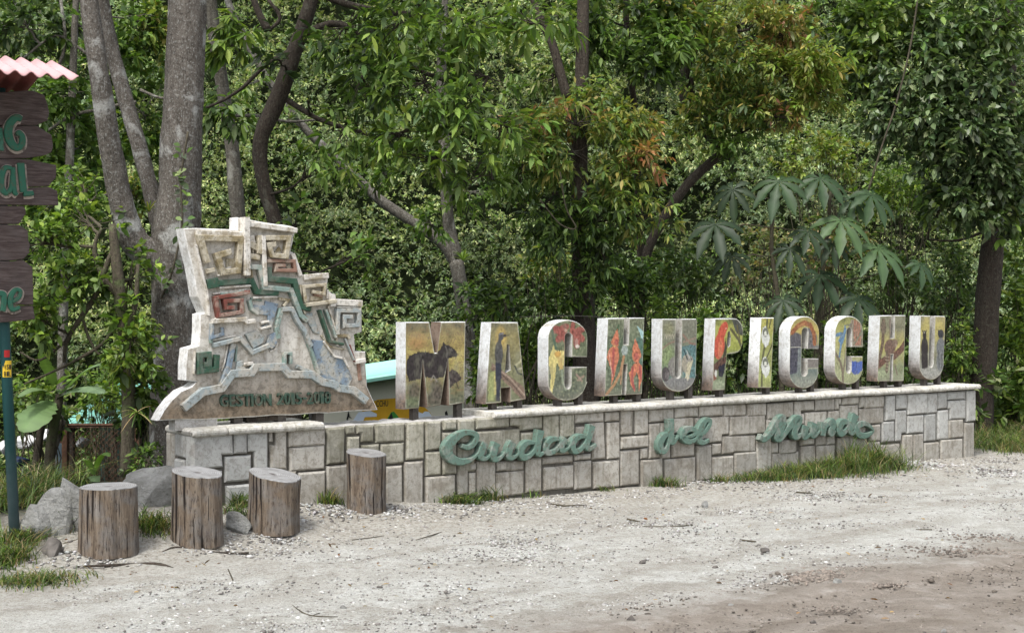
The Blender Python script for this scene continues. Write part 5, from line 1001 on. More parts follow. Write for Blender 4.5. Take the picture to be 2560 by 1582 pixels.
T.append(tree('dark_leaved_tree', 'deep green dense bough hanging between the rusty tree and the yellow tree', 'tree', gz(1590, 15.6), 15.6,
 [([(1612, 1200, 18.5), (1606, 800, 18.3), (1596, 500, 17.6), (1588, 300, 16.4), (1570, 120, 15.6), (1560, -100, 15.6)], [20, 19, 18, 17, 16, 12])],
 [(1560, 80, 15, 100, 60, 90, 'mid dark'), (1640, 110, 15, 90, 60, 100, 'mid'), (1580, 170, 15, 120, 50, 100, 'dark mid'), (1700, 60, 15.2, 60, 60, 40), (1480, 40, 15.2, 80, 50, 50, 'mid bright'), (1660, 20, 15.2, 90, 40, 60, 'mid yel'), (1600, -120, 15.2, 200, 90, 80)], 'bark_dark', (.12, .045, 'dark mid', 9, 1.0, .25), twigs=6))
T.append(tree('yellow_tree', 'tree with yellow green feathery foliage and orange tips, upper right of centre', 'tree', gz(1590, 17), 16.6,
 [([(1560, 1180), (1575, 1000), (1598, 800), (1610, 660), (1650, 560), (1720, 460), (1790, 395), (1830, 360), (1850, 330)], [26, 25, 24, 24, 25, 25, 22, 17, 12]), ([(1830, 400), (1780, 350), (1738, 300), (1712, 240), (1712, 180), (1740, 110), (1775, 40), (1790, -60)], [16, 20, 26, 30, 26, 22, 18, 14]), ([(1712, 180), (1730, 210), (1730, 290)], [14, 12, 8]), ([(1775, 30), (1800, 70), (1870, 75), (1900, 30)], [8, 7, 7, 5]), ([(1800, 80), (1860, 160), (1960, 110)], [7, 8, 6])],
 [(1740, 60, 16.2, 90, 60, 110, 'yel bright'), (1850, 60, 16.3, 110, 70, 160, 'yel'), (1960, 90, 16.3, 90, 80, 130, 'yel orange'), (1840, 160, 16.2, 110, 60, 140, 'yel mid'), (1960, 190, 16.1, 100, 60, 130, 'yel bright'), (2040, 160, 16, 90, 70, 130, 'bright yel'), (1790, 240, 16.3, 90, 60, 100, 'mid yel'), (1900, 270, 16.3, 90, 50, 100, 'mid yel'), (2050, 240, 16.1, 60, 50, 70, 'bright yel'), (1940, 290, 16.2, 60, 40, 40, 'orange yel'), (1760, 330, 16.4, 70, 60, 70, 'mid yel'), (1850, 350, 16.4, 90, 50, 80, 'mid'), (1850, -100, 16.3, 260, 90, 110, 'yel'), (1700, 20, 16, 40, 40, 30, 'orange yel')], 'bark_dark', (.10, .032, 'yel', 9, 1.1, .25), twigs=9))
T.append(tree('right_tree', 'dark trunked tree at the right edge with a heavy grey green crown', 'tree', gz(2458, 17.6), 17.6,
 [([(2450, 1120), (2452, 1000), (2462, 880), (2470, 740), (2482, 600), (2492, 460), (2505, 330), (2522, 200), (2530, 40), (2540, -150)], [74, 62, 62, 60, 56, 44, 40, 34, 30, 24]), ([(2490, 560), (2530, 510), (2580, 480)], [20, 14, 10]), ([(2500, 400), (2420, 330), (2330, 280), (2200, 235), (2080, 265)], [24, 18, 14, 10, 6]), ([(2482, 570), (2400, 600), (2320, 600)], [9, 6, 4])],
 [(2470, 60, 17, 110, 90, 150, 'mid grey'), (2330, 90, 17, 120, 80, 170, 'grey mid'), (2200, 60, 17.2, 110, 70, 120, 'bright mid'), (2080, 60, 17.6, 80, 70, 80, 'bright mid grey'), (2420, 200, 16.8, 130, 80, 180, 'grey dark'), (2290, 190, 16.9, 110, 80, 140, 'grey'), (2150, 160, 17.2, 90, 60, 90, 'grey bright'), (2360, 300, 16.7, 130, 70, 160, 'grey dark'), (2480, 320, 16.7, 100, 80, 130, 'grey dark'), (2230, 290, 16.9, 90, 60, 80, 'grey'), (2400, 400, 16.7, 130, 80, 160, 'grey dark'), (2500, 440, 16.8, 90, 80, 110, 'dark grey'), (2310, 400, 16.8, 70, 60, 50, 'grey dark'), (2440, 500, 16.8, 120, 70, 120, 'dark grey'), (2540, 540, 16.9, 60, 60, 50, 'dark mid'), (2120, 220, 17.3, 60, 50, 50, 'grey mid'), (2330, -110, 17, 320, 90, 150, 'grey'), (2350, 520, 16.8, 60, 40, 26, 'dark mid')], 'bark_dark', (.115, .062, 'grey', 9, 1.1, .4), leafm='leaf_shiny', twigs=6))
# ------------------------------------------------------------------ shrubs
def shrub(px, py, Y, rx, ry, n, pl, lab, L=.085, Wd=.036, stems=9, name='shrub', sub=None, grp='shrubs growing in the hollow behind the letters'):
    b0 = gz(px, Y); cl = sub or [(px-rx*.45, py+ry*.2, Y, rx*.6, ry*.7, n//3), (px+rx*.4, py+ry*.1, Y+.2, rx*.6, ry*.75, n//3), (px, py-ry*.35, Y-.1, rx*.6, ry*.6, n//3)]
    root = empty(name, b0, 0, lab, 'shrub', grp); lst = []; tw = []
    for c in cl:
        cc = np.array(at(c[0], c[1], c[2])); P, a = ellips(cc, (c[3]/F*c[2], c[3]/F*c[2]*.8, c[4]/F*c[2]), c[5], gap=-.12, gs=2.5, seed=px)
        ax = a*.7+rng.normal(0, .3, a.shape)+[0, 0, .35]; lst.append(sprays(P, ax, 9, L, Wd, pl, 1.0, down=.1, quad=2))
        for j in range(min(stems, len(P))): tw.append(tube_to(b0+Vector((rng.uniform(-.2, .2), rng.uniform(-.2, .2), -.05)), P[j], .009, .003, j+px, seg=4))
    V, Fc = merge(tw); mk('stems', [Vector(v)-b0 for v in V], Fc, M['bark_mossy'], root, smooth=True, kind='stuff'); crownobj('foliage', lst, root); return root
for a in [
 (1230, 900, 14.2, 70, 110, 130, 'mid bright', 'leafy green shrub seen between letters M and A'),
 (1340, 900, 14.6, 80, 110, 150, 'mid bright', 'green shrub behind letter A and the orchid letter C'),
 (1300, 760, 14.0, 130, 70, 170, 'mid dark', 'low leafy bough above the letter A'),
 (1480, 900, 15.0, 90, 120, 160, 'mid dark', 'dark shrub between the orchid C and the orange flower H'),
 (1625, 870, 15.0, 85, 130, 200, 'mid bright', 'shrub between letter H and the viscacha U'),
 (1760, 880, 15.4, 70, 110, 150, 'bright mid', 'light green shrub between letters U and P'),
 (1870, 900, 15.8, 60, 90, 110, 'mid dark', 'shrub between letters P and I'),
 (1700, 700, 16.2, 130, 80, 210, 'mid grey', 'broad tangled shrub above letters U and P'),
 (1960, 880, 16.4, 60, 90, 110, 'dark grey', 'dark shrub between letter I and the bridge painted C'),
 (2070, 900, 16.8, 60, 90, 110, 'dark mid', 'dark shrub between the two neighbouring letters C'),
 (2180, 880, 17.0, 60, 110, 120, 'mid dark grey', 'shrub between the hummingbird C and the last H'),
 (2290, 860, 17.4, 70, 120, 150, 'mid', 'shrub between the last H and the last U'),
 (2380, 720, 18.4, 90, 130, 230, 'grey mid', 'tall grey green shrub left of the dark right trunk'),
 (2240, 700, 18.8, 110, 90, 210, 'mid grey', 'shrub above the last H behind the broad palmate leaves'),
 (2400, 900, 17.4, 50, 110, 120, 'mid bright', 'green shrub between the last U and the dark right trunk'),
 (1890, 640, 18.6, 110, 90, 120, 'dry hill', 'dry straw coloured thicket behind the palmate plant stem'),
 (2080, 620, 19.2, 110, 90, 140, 'dry mid', 'brownish tangle right of the palmate plant stem'),
 (2060, 400, 20, 120, 90, 200, 'bright yel', 'sunny yellow green shrub top above the palmate leaves'),
 (2250, 480, 19.4, 120, 90, 210, 'mid bright', 'mid green shrub left of the heavy right crown'),
 (1575, 740, 15.6, 110, 90, 260, 'dark mid', 'dark shrub right of the centre trunk'),
 (1390, 660, 15.8, 80, 60, 80, 'mid yel', 'sparse shrub left of the centre trunk')]: shrub(*a)
shrub(2550, 880, 18.4, 60, 170, 300, 'bright mid', 'bright green shrub at the right edge beside the dark trunk', L=.11, Wd=.045, sub=[(2560, 780, 18.4, 50, 80, 80), (2540, 890, 18.2, 45, 90, 90), (2560, 960, 18, 40, 80, 70), (2530, 1020, 18.2, 40, 40, 50), (2570, 650, 18.8, 60, 80, 70)], grp='shrubs at the edges of the clearing')
shrub(90, 1010, 12.6, 90, 80, 90, 'mid bright', 'green shrub behind the pole around the banana plant', grp='shrubs at the edges of the clearing')
shrub(360, 1030, 12.4, 60, 90, 150, 'mid dark', 'leafy shrub left of the wall end under the emblem', L=.07, grp='shrubs at the edges of the clearing')
shrub(265, 960, 14.4, 90, 60, 90, 'mid bright', 'loose shrub between banana plant and small tree', grp='shrubs at the edges of the clearing')
shrub(262, 1010, 13.4, 60, 40, 60, 'mid bright', 'thin leafy branches hanging before the turquoise shed roof', L=.07, grp='shrubs at the edges of the clearing')
shrub(370, 1160, 10.9, 45, 50, 60, 'mid dark', 'low plants between boulder and wall end', L=.06, Wd=.02, grp='shrubs at the edges of the clearing')
# hanging vines and climbing leaves
def vine(name, lab, path, Y, n, L, pl, w_=6, cat='vine', spread=10, onto=None):
    P = smooth(px2(path, Y), 6); root = empty(name, P[0], 0, lab, cat, None); v, f = tube(P, w_/2/F*Y, 5); off = P[0]
    mk('stem', [Vector(q)-off for q in v], f, M['twig'], root, smooth=True)
    t = rng.uniform(0, len(P)-1.01, n); i = t.astype(int); A = np.array([tuple(p) for p in P]); B = A[i]+(A[i+1]-A[i])*(t-i)[:, None]
    d = rng.normal(0, .6, (n, 3)); d[:, 1] = -abs(d[:, 1])*.5; d[:, 0] = np.sign(d[:, 0])*(.6+abs(d[:, 0])); B[:, 0] += rng.uniform(-1, 1, n)*spread/F*Y
    up = np.tile([0, -1., .5], (n, 1))+rng.normal(0, .3, (n, 3))
    crownobj('leaves', [leafgeo(B, d, L*rng.uniform(.7, 1.2, n), L*.55*np.ones(n), pal(pl, n), up=up, quad=2)], root)
vine('climbing_vine', 'small leaved vine climbing the front of the thick mottled trunk', [(470, 330, 11.8), (452, 450, 11.75), (455, 560, 11.72), (430, 680, 11.75), (400, 760, 11.85), (392, 860, 11.9), (394, 960, 11.9)], 11.7, 62, .075, 'dark mid', spread=18)
vine('hanging_vine', 'thin liana hanging down across the upper right foliage', [(2300, -40), (2275, 120), (2240, 260), (2200, 380), (2170, 480)], 16.0, 8, .06, 'mid', 5)
vine('hanging_vine', 'thin bare liana curling beneath the rusty red foliage', [(1400, 430), (1415, 520), (1440, 570), (1400, 560), (1350, 500)], 13.7, 4, .06, 'mid', 4)
# strap leaved epiphytes
def strap(P0, d, L, w_, droop, n=7):
    v = []; f = []; d = Vector(d).normalized(); s = d.cross(Vector((0, 0, 1)))
    if s.length < .05: s = Vector((1, 0, 0))
    s.normalize()
    for i in range(n):
        t = i/(n-1); c = Vector(P0)+d*L*t-Vector((0, 0, 1))*droop*L*t*t; ww = w_*(.5+1.2*t)*(1-t)**.6 if t < 1 else 0; ww = max(ww, .001)
        v += [tuple(c+s*ww), tuple(c-Vector((0, 0, ww*.35))), tuple(c-s*ww)]
    for i in range(n-1):
        a = i*3; f += [(a, a+1, a+4, a+3), (a+1, a+2, a+5, a+4)]
    return v, f
def rosette(px, py, Y, R_, n, pl, lab, hang=False):
    c = at(px, py, Y); root = empty('epiphyte', c, 0, lab, 'plant', 'strap leaved plants growing on trunks')
    for k in range(n):
        a = 2*math.pi*k/n+rng.uniform(-.2, .2); el = rng.uniform(.3, 1.4) if not hang else rng.uniform(-.8, .6); d = (math.cos(a)*math.cos(el), math.sin(a)*math.cos(el)*.8-.1, math.sin(el))
        v, f = strap((0, 0, 0), d, R_*rng.uniform(.75, 1.1), R_*.055, .35); mk('leaf', v, f, M['leaf'], root, smooth=True, col=np.repeat(pal(pl, 1), len(v), 0))
rosette(1158, 652, 17.0, .23, 20, 'bright', 'bright green strap leaved plant perched on the fork of the leaning tree')
rosette(342, 1030, 11.0, .16, 18, 'dry mid', 'withered strap leaved plant on the small trunk left of the emblem', True)
rosette(318, 900, 11.1, .14, 14, 'mid dry', 'drooping epiphyte halfway up the small left trunk', True)
rosette(372, 530, 12.0, .17, 14, 'bright yel', 'strap leaved plant tucked in the fork of the thick tree')
rosette(1745, 250, 16.2, .24, 16, 'dry dark', 'brown withered epiphyte on the yellow tree trunk', True)
rosette(1770, 110, 16.0, .38, 14, 'mid yel', 'fan of long leaves on the yellow tree near the top')
# ------------------------------------------------------------------ broad palmate plant
def palmate(c, R_, nrm, roll, tone, nl=8):
    nrm = Vector(nrm).normalized(); t1 = nrm.cross(Vector((0, 0, 1))); t1.normalize(); t2 = nrm.cross(t1); V = []; Fc = []; C = []
    for k in range(nl):
        a = roll+math.radians(-148+296*k/(nl-1)); Lk = R_*(1-.28*abs(k/(nl-1)-.5)*2)*random.uniform(.92, 1.06); d = t1*math.sin(a)+t2*math.cos(a); s = nrm.cross(d); b_0 = len(V); N = 10; dr = random.uniform(.22, .5)
        for i in range(N):
            t = i/(N-1); wv = Lk*(.018+.15*math.sin(math.pi*min(1, t**1.45))) if t < 1 else .001
            p = d*Lk*t-nrm*Lk*.16*t*t-Vector((0, 0, 1))*Lk*dr*t*t
            wob = 1+.22*math.sin(i*2.6+k)
            V += [tuple(p+s*wv*wob+nrm*wv*.42), tuple(p), tuple(p-s*wv*wob+nrm*wv*.42)]; e = np.array(tone)*random.uniform(.88, 1.12); C += [e, e*1.45+.01, e]
        for i in range(N-1):
            q = b_0+i*3; Fc += [(q, q+1, q+4, q+3), (q+1, q+2, q+5, q+4)]
    return V, Fc, np.array(C)
def palmplant(lab, stempath, Y, leaves, basepx):
    b0 = gz(basepx, Y); root = empty('palmate_plant', b0, 0, lab, 'plant', None)
    v, f = limb(stempath, [9+5*i/len(stempath) for i in range(len(stempath))], Y, seg=7, jit=.02); mk('stem', [Vector(q)-b0 for q in v], f, M['bark_mossy'], root, smooth=True)
    sp_ = px2(stempath, Y)
    for i, (px, py, rp, nx, nz, tn) in enumerate(leaves):
        yl = Y-.25+.12*math.sin(i*2.1); c = at(px, py, yl); V, Fc, C = palmate(c, rp/F*yl, (nx, -.75, nz), random.uniform(-.3, .3), tn)
        o = mk('leaf', V, Fc, M['leaf_matt'], root, smooth=True, col=C); o.location = c-b0
        j = min(range(len(sp_)), key=lambda q: (sp_[q]-c).length+(0 if sp_[q].z < c.z+.1 else 1)); v, f = tube_to(sp_[j]-b0, c-b0, .008, .006, i); mk('leaf_stalk', v, f, M['bark_mossy'], root, smooth=True)
DG, MG, LG = (.013, .028, .010), (.021, .045, .016), (.042, .078, .030)
palmplant('tall plant with huge palmate leaves and a thin dark stem, left of the pair', [(1935, 500), (1930, 570), (1930, 640), (1942, 720), (1950, 800), (1952, 900), (1955, 1010)], 15.6,
 [(1947, 455, 92, -.1, .75, MG), (1832, 475, 72, -.3, .35, DG), (1788, 562, 90, -.2, .9, DG), (1975, 622, 62, 0, .6, DG), (1830, 642, 62, -.2, .8, DG), (1958, 752, 66, -.2, .8, DG), (2020, 580, 66, .2, .8, DG)], 1955)
palmplant('tall plant with pale green palmate leaves reaching right over the last letters', [(2075, 470), (2072, 560), (2060, 640), (2055, 720), (2045, 800), (2040, 900), (2036, 1010)], 16.0,
 [(2050, 447, 84, .1, .8, MG), (2178, 488, 82, .35, .8, MG), (2102, 552, 96, .1, .9, LG), (2196, 622, 92, .35, .9, LG), (2050, 690, 86, -.1, .9, MG), (2145, 748, 84, .3, .8, DG), (2302, 662, 56, .5, .8, MG), (2130, 500, 60, .2, .5, MG), (2080, 610, 60, 0, .6, DG)], 2036)
# ------------------------------------------------------------------ banana plants at the left
def bananaleaf(A, B, w_, sag, root, off, tone, seed):
    A, B = Vector(A), Vector(B); r_ = random.Random(seed); d = B-A; s = d.cross(Vector((0, -.3, 1))).normalized(); V = []; Fc = []; C = []; N = 22
    for i in range(N):
        t = i/(N-1); c = A.lerp(B, t)+Vector((0, 0, 1))*sag*math.sin(math.pi*t*.9); ww = w_*math.sin(math.pi*min(1, (.06+t*.94)))**.5 if t < 1 else .004
        tear = .75+.25*r_.random(); nl = Vector((0, -.2, -.35)); q = r_.uniform(.85, 1.1)
        V += [tuple(c+s*ww*tear+nl*ww*.5-off), tuple(c-off), tuple(c-s*ww*q+nl*ww*.5-off)]; e = np.array(tone)*r_.uniform(.85, 1.15); C += [e, e*1.3, e]
    for i in range(N-1): q = i*3; Fc += [(q, q+1, q+4, q+3), (q+1, q+2, q+5, q+4)]
    mk('leaf', V, Fc, M['leaf'], root, smooth=False, col=np.array(C))
bp = gz(148, 12.4); br = empty('banana_plant', bp, 0, 'banana plant with broad pale torn leaves behind the green pole', 'plant')
v, f = limb([(120, 1200), (128, 1110), (142, 1030), (150, 985)], [26, 26, 24, 20], 12.4); mk('stem', [Vector(q)-bp for q in v], f, M['bark_mossy'], br, smooth=True)
for i, (a, c2, w_, sg, tn) in enumerate([((150, 990), (262, 990), .10, .08, (.15, .22, .14)), ((150, 985), (288, 915), .07, .10, (.14, .22, .12)), ((120, 1000), (60, 1085), .17, .05, (.11, .18, .07)), ((135, 960), (100, 880), .06, .02, (.10, .16, .05)), ((140, 960), (182, 940), .05, .03, (.11, .17, .05)), ((130, 985), (45, 1000), .06, .08, (.12, .18, .08))]): bananaleaf(at(*a, 12.4), at(*c2, 12.1), w_, sg, br, bp, tn, i)
bp = gz(245, 11.9); br = empty('banana_plant', bp, 0, 'young low banana plant in the grass left of the wall end', 'plant')
for i, (a, c2, w_, sg, tn) in enumerate([((235, 1180), (275, 1150), .045, .10, (.11, .19, .05)), ((235, 1185), (205, 1155), .04, .06, (.12, .2, .06)), ((230, 1190), (240, 1215), .05, .04, (.11, .17, .09))]): bananaleaf(at(*a, 11.9), at(*c2, 11.7), w_, sg, br, bp, tn, 20+i)

# ------------------------------------------------------------------ grass
def grass(spots, lab, name='grass'):
    PB = []; 
    for px, py, rx, dep, n, h, lean in spots:
        hc = hit(px, py); x = hc.x+rng.normal(0, .5, n)*rx/F*hc.y; y = hc.y+rng.normal(0, .5, n)*dep; s_, d_ = sd(x, y); k = ~((d_ > DF-.02) & (d_ < DB+.02) & (s_ > sL-.05) & (s_ < sR+.05)); x, y = x[k], y[k]; m = len(x)
        ci = rng.integers(0, max(2, m//14), m); cx_ = rng.normal(0, 1, (max(2, m//14)+1, 2)); dirn = cx_[ci]*.5+rng.normal(0, .5, (m, 2))
        PB.append((np.stack([x, y, ground(x, y)-.005], 1), dirn*lean, h*(.35+1.1*rng.random(m)**1.6)*(.6+.6*np.clip(np.array([mnoise.noise(Vector((a*5, b9*5, 0))) for a, b9 in zip(x, y)])+.6, 0, 1.2))))
    B = np.concatenate([a for a, _, _ in PB]); D = np.concatenate([a for _, a, _ in PB]); H = np.concatenate([a for _, _, a in PB]); n = len(B); w_ = .0022+.002*rng.random((n, 1)); sdv = unit(np.stack([-D[:, 1]+rng.normal(0, .6, n), D[:, 0]+.01, np.zeros(n)], 1))
    V = []
    for t, wk in ((0, 1), (.4, .9), (.75, .6), (1, .08)):
        c = B+np.stack([D[:, 0]*H*t*t, D[:, 1]*H*t*t, H*(t-.32*t*t)], 1); V += [c+sdv*w_*wk, c-sdv*w_*wk]
    V = np.stack(V, 1); Fq = np.concatenate([np.arange(n)[:, None]*8+np.array(q) for q in ((0, 1, 3, 2), (2, 3, 5, 4), (4, 5, 7, 6))])
    C = np.repeat(pal('mid bright mid dark dark dry dry', n)*.8, 8, 0); o = fastmesh(name, V.reshape(-1, 3), Fq.ravel(), 4, M['leaf'], col=C, kind='stuff'); tag(o, lab)
grass([(2000, 1192, 130, .22, 2000, .14, 1.0), (2090, 1180, 130, .22, 2200, .19, 1.0), (1930, 1199, 90, .18, 900, .11, 1.0), (2190, 1172, 80, .2, 1300, .19, 1.0), (2150, 1172, 60, .1, 600, .30, .7), (1880, 1202, 60, .12, 250, .09, 1.0)], 'long tufted grass at the wall foot below the word Mundo')
grass([(1140, 1256, 60, .12, 420, .12, 1.3), (1205, 1250, 50, .1, 460, .16, .9), (1290, 1244, 60, .1, 300, .10, 1.2), (1210, 1246, 20, .04, 60, .34, .5), (1490, 1228, 50, .08, 240, .09, 1.2), (1660, 1216, 36, .08, 300, .11, 1.1), (1800, 1206, 30, .06, 140, .08, 1.1)], 'thin grass tufts scattered along the wall foot')
grass([(2520, 1120, 90, .5, 2600, .16, .9), (2560, 1100, 120, .9, 2200, .22, .9), (2450, 1105, 30, .2, 500, .18, .9)], 'green grass beyond the right end of the wall')
grass([(605, 1268, 30, .06, 260, .13, .9), (820, 1262, 34, .06, 240, .14, .8), (590, 1290, 30, .06, 200, .10, .9), (380, 1318, 50, .16, 700, .12, 1.0), (455, 1310, 20, .1, 200, .10, 1.0)], 'grass growing between the stumps and the wall')
grass([(40, 1460, 110, .18, 700, .07, 1.2), (130, 1455, 90, .2, 420, .06, 1.3), (10, 1400, 60, .2, 1000, .11, 1.1), (180, 1300, 90, .3, 900, .14, 1), (60, 1240, 100, .6, 2200, .22, 1), (140, 1190, 120, .9, 2400, .22, 1), (260, 1180, 120, .9, 2200, .24, 1), (60, 1350, 60, .2, 700, .12, 1)], 'weedy grass round the green pole and the grey rocks')
# ------------------------------------------------------------------ carved wooden sign at the left edge
SGX, SGY = (24-CX)/F*9.0, 9.0
def onsign(px, py, d):
    a = (px-CX)/F; s = (a*(SGY+d*UX)-SGX+d*UY)/(UX-a*UY); Y = SGY+s*UY+d*UX; return s, CAMZ+(HY-py)/F*Y
def Sw(s, d, z): return Vector((SGX+s*UX-d*UY, SGY+s*UY+d*UX, z))
b = NB('sign_wood'); v = b.co((.5, 1, 6)); n1 = b.noise(v, 14, 9, .72, .4); n2 = b.noise(b.co(which='world'), 9, 6, .6); c = b.ramp(n1, [(.3, (.035, .024, .022)), (.5, (.075, .055, .050)), (.72, (.17, .14, .13))]); c = b.mix(b.ramp(n2, [(.45, 0), (.7, .5)]), c, (.10, .085, .08)); b.base(c); b.bump(n1, .9, .008); M['signwood'] = b.m
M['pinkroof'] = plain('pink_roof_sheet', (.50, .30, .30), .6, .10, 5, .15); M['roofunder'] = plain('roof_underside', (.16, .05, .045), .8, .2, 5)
b = NB('green_pole_paint'); v = b.co(which='world'); n1 = b.noise(v, 22, 7, .7); z = b.sep(v)[2]; mr = b.n('ShaderNodeMapRange'); b.l(b.math('ADD', z, b.math('MULTIPLY', b.math('SUBTRACT', n1, .5), .5)), mr.inputs[0]); mr.inputs[1].default_value = .0; mr.inputs[2].default_value = .75; mr.inputs[3].default_value = .8; mr.inputs[4].default_value = 0
c = b.mix(mr.outputs[0], (.012, .055, .055), (.13, .165, .19)); c = b.mix(b.ramp(n1, [(.66, 0), (.72, .7)]), c, (.35, .38, .38)); b.base(c); b.b.inputs['Roughness'].default_value = .5; M['pole'] = b.m
M['yellow'] = plain('yellow_sticker', (.62, .42, .03), .5, .1); M['redst'] = plain('red_sticker', (.35, .02, .02), .5, .2); M['black'] = plain('black_print', (.02, .02, .02), .6, .2)
sroot = empty('wooden_sign', Sw(0, 0, float(ground(SGX, SGY))), TH, 'carved dark wooden sign with green letters and a pink roof on a green pole', 'sign')
sgz = float(ground(SGX, SGY))
def SL(px, py, d=-.05): a = onsign(px, py, d); return a[0], a[1]-sgz
ptop = SL(8, 230, 0); pm = SL(10, 800, 0); pb = SL(41, 1388, 0)
v, f = tube([(pb[0], 0, pb[1]-.1), (pm[0], 0, pm[1]), (ptop[0]-.02, 0, ptop[1]+.02)], .033, 20); mk('pole', v, f, M['pole'], sroot, smooth=True)
def pl_(pts, d0=-.085, d1=-.04, mat='signwood', nm='plank'): 
    P_ = [SL(px, py) for px, py in pts]; v, f = prism(P_, d0, d1, .005); return mk(nm, v, f, M[mat], sroot)
LX = -330
pl_([(LX, 234), (10, 232), (60, 228), (78, 229), (106, 239), (115, 264), (119, 284), (115, 303), (88, 314), (LX, 322)])
pl_([(LX, 323), (88, 315.5), (125, 339), (129, 368), (124, 382), (107, 390), (63, 397), (LX, 404)], -.083)
pl_([(LX, 398), (40, 399), (67, 400), (136, 414), (136, 444), (117, 466), (60, 469), (LX, 470)], -.087)
pl_([(LX, 471), (60, 470.5), (118, 468), (139, 478), (142, 514), (60, 513), (LX, 511)], -.084)
pl_([(LX, 513), (55, 515.5), (61, 525), (61, 535), (44, 561), (LX, 562)], -.080)
pl_([(LX, 563), (44, 562.5), (66, 577), (67, 600), (71, 612), (69, 633), (56, 647), (30, 652), (LX, 652)], -.083)
pl_([(LX, 653), (30, 653.5), (53, 649), (78, 668), (80, 720), (80, 762), (LX, 764)], -.078)
pl_([(LX, 765), (80, 764), (85, 797), (40, 803), (0, 806), (LX, 808)], -.074)
# carved green letters with pale worn hollows round them
M['hollow'] = relief('carved_hollow', (.33, .28, .24), (.07, .055, .05), .5)
K6 = crop(0, 130, 5.214); K7 = crop(0, 400, 3.6); kk = 0
def sletter(cf, strokes, nm='carved_letter', scale=1.0):
    global kk; parts = []; hol = []; k_ = (SL(cf(100, 0)[0], 400)[0]-SL(cf(0, 0)[0], 400)[0])/100
    for st in strokes:
        kk += 1; out = [(SL(*cf(p[0], p[1]), -.085)[0], SL(*cf(p[0], p[1]), -.085)[1], p[2]*k_*1.05) for p in crspline(st, 5)]
        parts.append(strip(out, -.112+kk*.0004, -.08, .006, miter=False)); hol.append(strip([(a+.004, b5-.006, w_*1.0+.022) for a, b5, w_ in out], -.0895+kk*.0001, -.08, .001, miter=False))
    mk(nm, *merge(parts), M['greenpaint'], sroot); mk('carved_hollow', *merge(hol), M['hollow'], sroot)
sletter(K6, [[(270, 880, 70), (200, 860, 90), (120, 940, 100), (95, 1060, 105), (130, 1180, 100), (200, 1250, 90), (270, 1220, 80), (280, 1120, 76), (240, 1060, 70), (200, 1080, 50)]])
sletter(K6, [[(-30, 1000, 90), (-15, 1150, 90), (-10, 1290, 90)]])
sletter(K7, [[(95, 75, 34), (40, 75, 44), (10, 150, 46), (10, 250, 46), (50, 300, 44), (95, 250, 36), (105, 140, 34)], [(110, 70, 36), (115, 200, 40), (125, 290, 40), (148, 315, 26)]])
sletter(K7, [[(180, 30, 62), (190, 150, 60), (205, 290, 58)], [(205, 305, 46), (250, 305, 46), (292, 300, 42)]])
sletter(K7, [[(-20, 1200, 50), (25, 1210, 50), (30, 1280, 46), (20, 1360, 44)]])
sletter(K7, [[(105, 1275, 30), (160, 1240, 34), (178, 1185, 34), (140, 1165, 36), (98, 1210, 44), (85, 1290, 46), (110, 1345, 40), (170, 1325, 30)]])
# corrugated roof
def roofsheet():
    V = []; Fc = []; eR = at(197, 190, 8.60); rR = at(130, 151, 8.9); uv = Vector((-UX, -UY, 0)); ns = 160; Lr = 1.1
    for side in (0, 1):
        for i in range(ns+1):
            t = i/ns*Lr; ph = math.cos(2*math.pi*t/.094); 
            for j in range(4):
                q = j/3; slope = (eR-rR) if side == 0 else Vector((-(eR-rR).x, -(eR-rR).y, (eR-rR).z))
                p = rR+uv*t+slope*q*1.0; V.append((p.x, p.y, p.z-.014*(1-ph)/2*2+.0))
    for side in (0, 1):
        o_ = side*(ns+1)*4
        for i in range(ns):
            for j in range(3):
                a = o_+i*4+j; q = (a, a+1, a+5, a+4); Fc.append(q if side else q[::-1])
    return V, Fc
rv, rf = roofsheet(); Mi = Matrix.Translation(sroot.location) @ Matrix.Rotation(TH, 4, 'Z'); Minv = Mi.inverted()
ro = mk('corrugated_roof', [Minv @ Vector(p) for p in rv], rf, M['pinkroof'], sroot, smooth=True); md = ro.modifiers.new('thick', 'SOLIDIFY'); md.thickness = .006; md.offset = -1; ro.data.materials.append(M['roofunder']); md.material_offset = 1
nrm_up = [p.normal.z for p in ro.data.polygons][:5]
if sum(nrm_up) < 0: ro.data.flip_normals()
# stickers
def patch(nm, px, py, w_, h_, mat, d=-.0345):
    a = SL(px-w_/2, py+h_/2, d); c2 = SL(px+w_/2, py-h_/2, d); xs_ = np.linspace(a[0], c2[0], 7); pcx = pm[0]+(pb[0]-pm[0])*(pm[1]-(a[1]+c2[1])/2)/(pm[1]-pb[1]); V = []
    for x in xs_:
        yy = -math.sqrt(max(1e-6, .0345**2-min(.0344, abs(x-pcx))**2)); V += [(x, yy, a[1]), (x, yy, c2[1])]
    return mk(nm, V, [(i*2, i*2+2, i*2+3, i*2+1) for i in range(6)], M[mat], sroot)
patch('yellow_sticker', 19, 922, 21, 42, 'yellow'); patch('round_sticker', 18, 884, 14, 18, 'redst')
for j, (tx, yy) in enumerate((('VSI', 916), ('BIL', 933))):
    for i, ch in enumerate(tx):
        g = glyph(ch, .030, .0006, M['black'], 'sticker_print', .0006); a = SL(10.5+i*6.2, yy+7, -.037); xs_ = [v.co.x for v in g.data.vertices]; sx = .0125/max(.004, max(xs_)-min(xs_)); mx_ = min(xs_)
        for v in g.data.vertices:
            x = (v.co.x-mx_)*sx+a[0]; v.co = (x, -.0375-v.co.z+(.004 if i != 1 else 0), v.co.y+a[1])
        g.parent = sroot
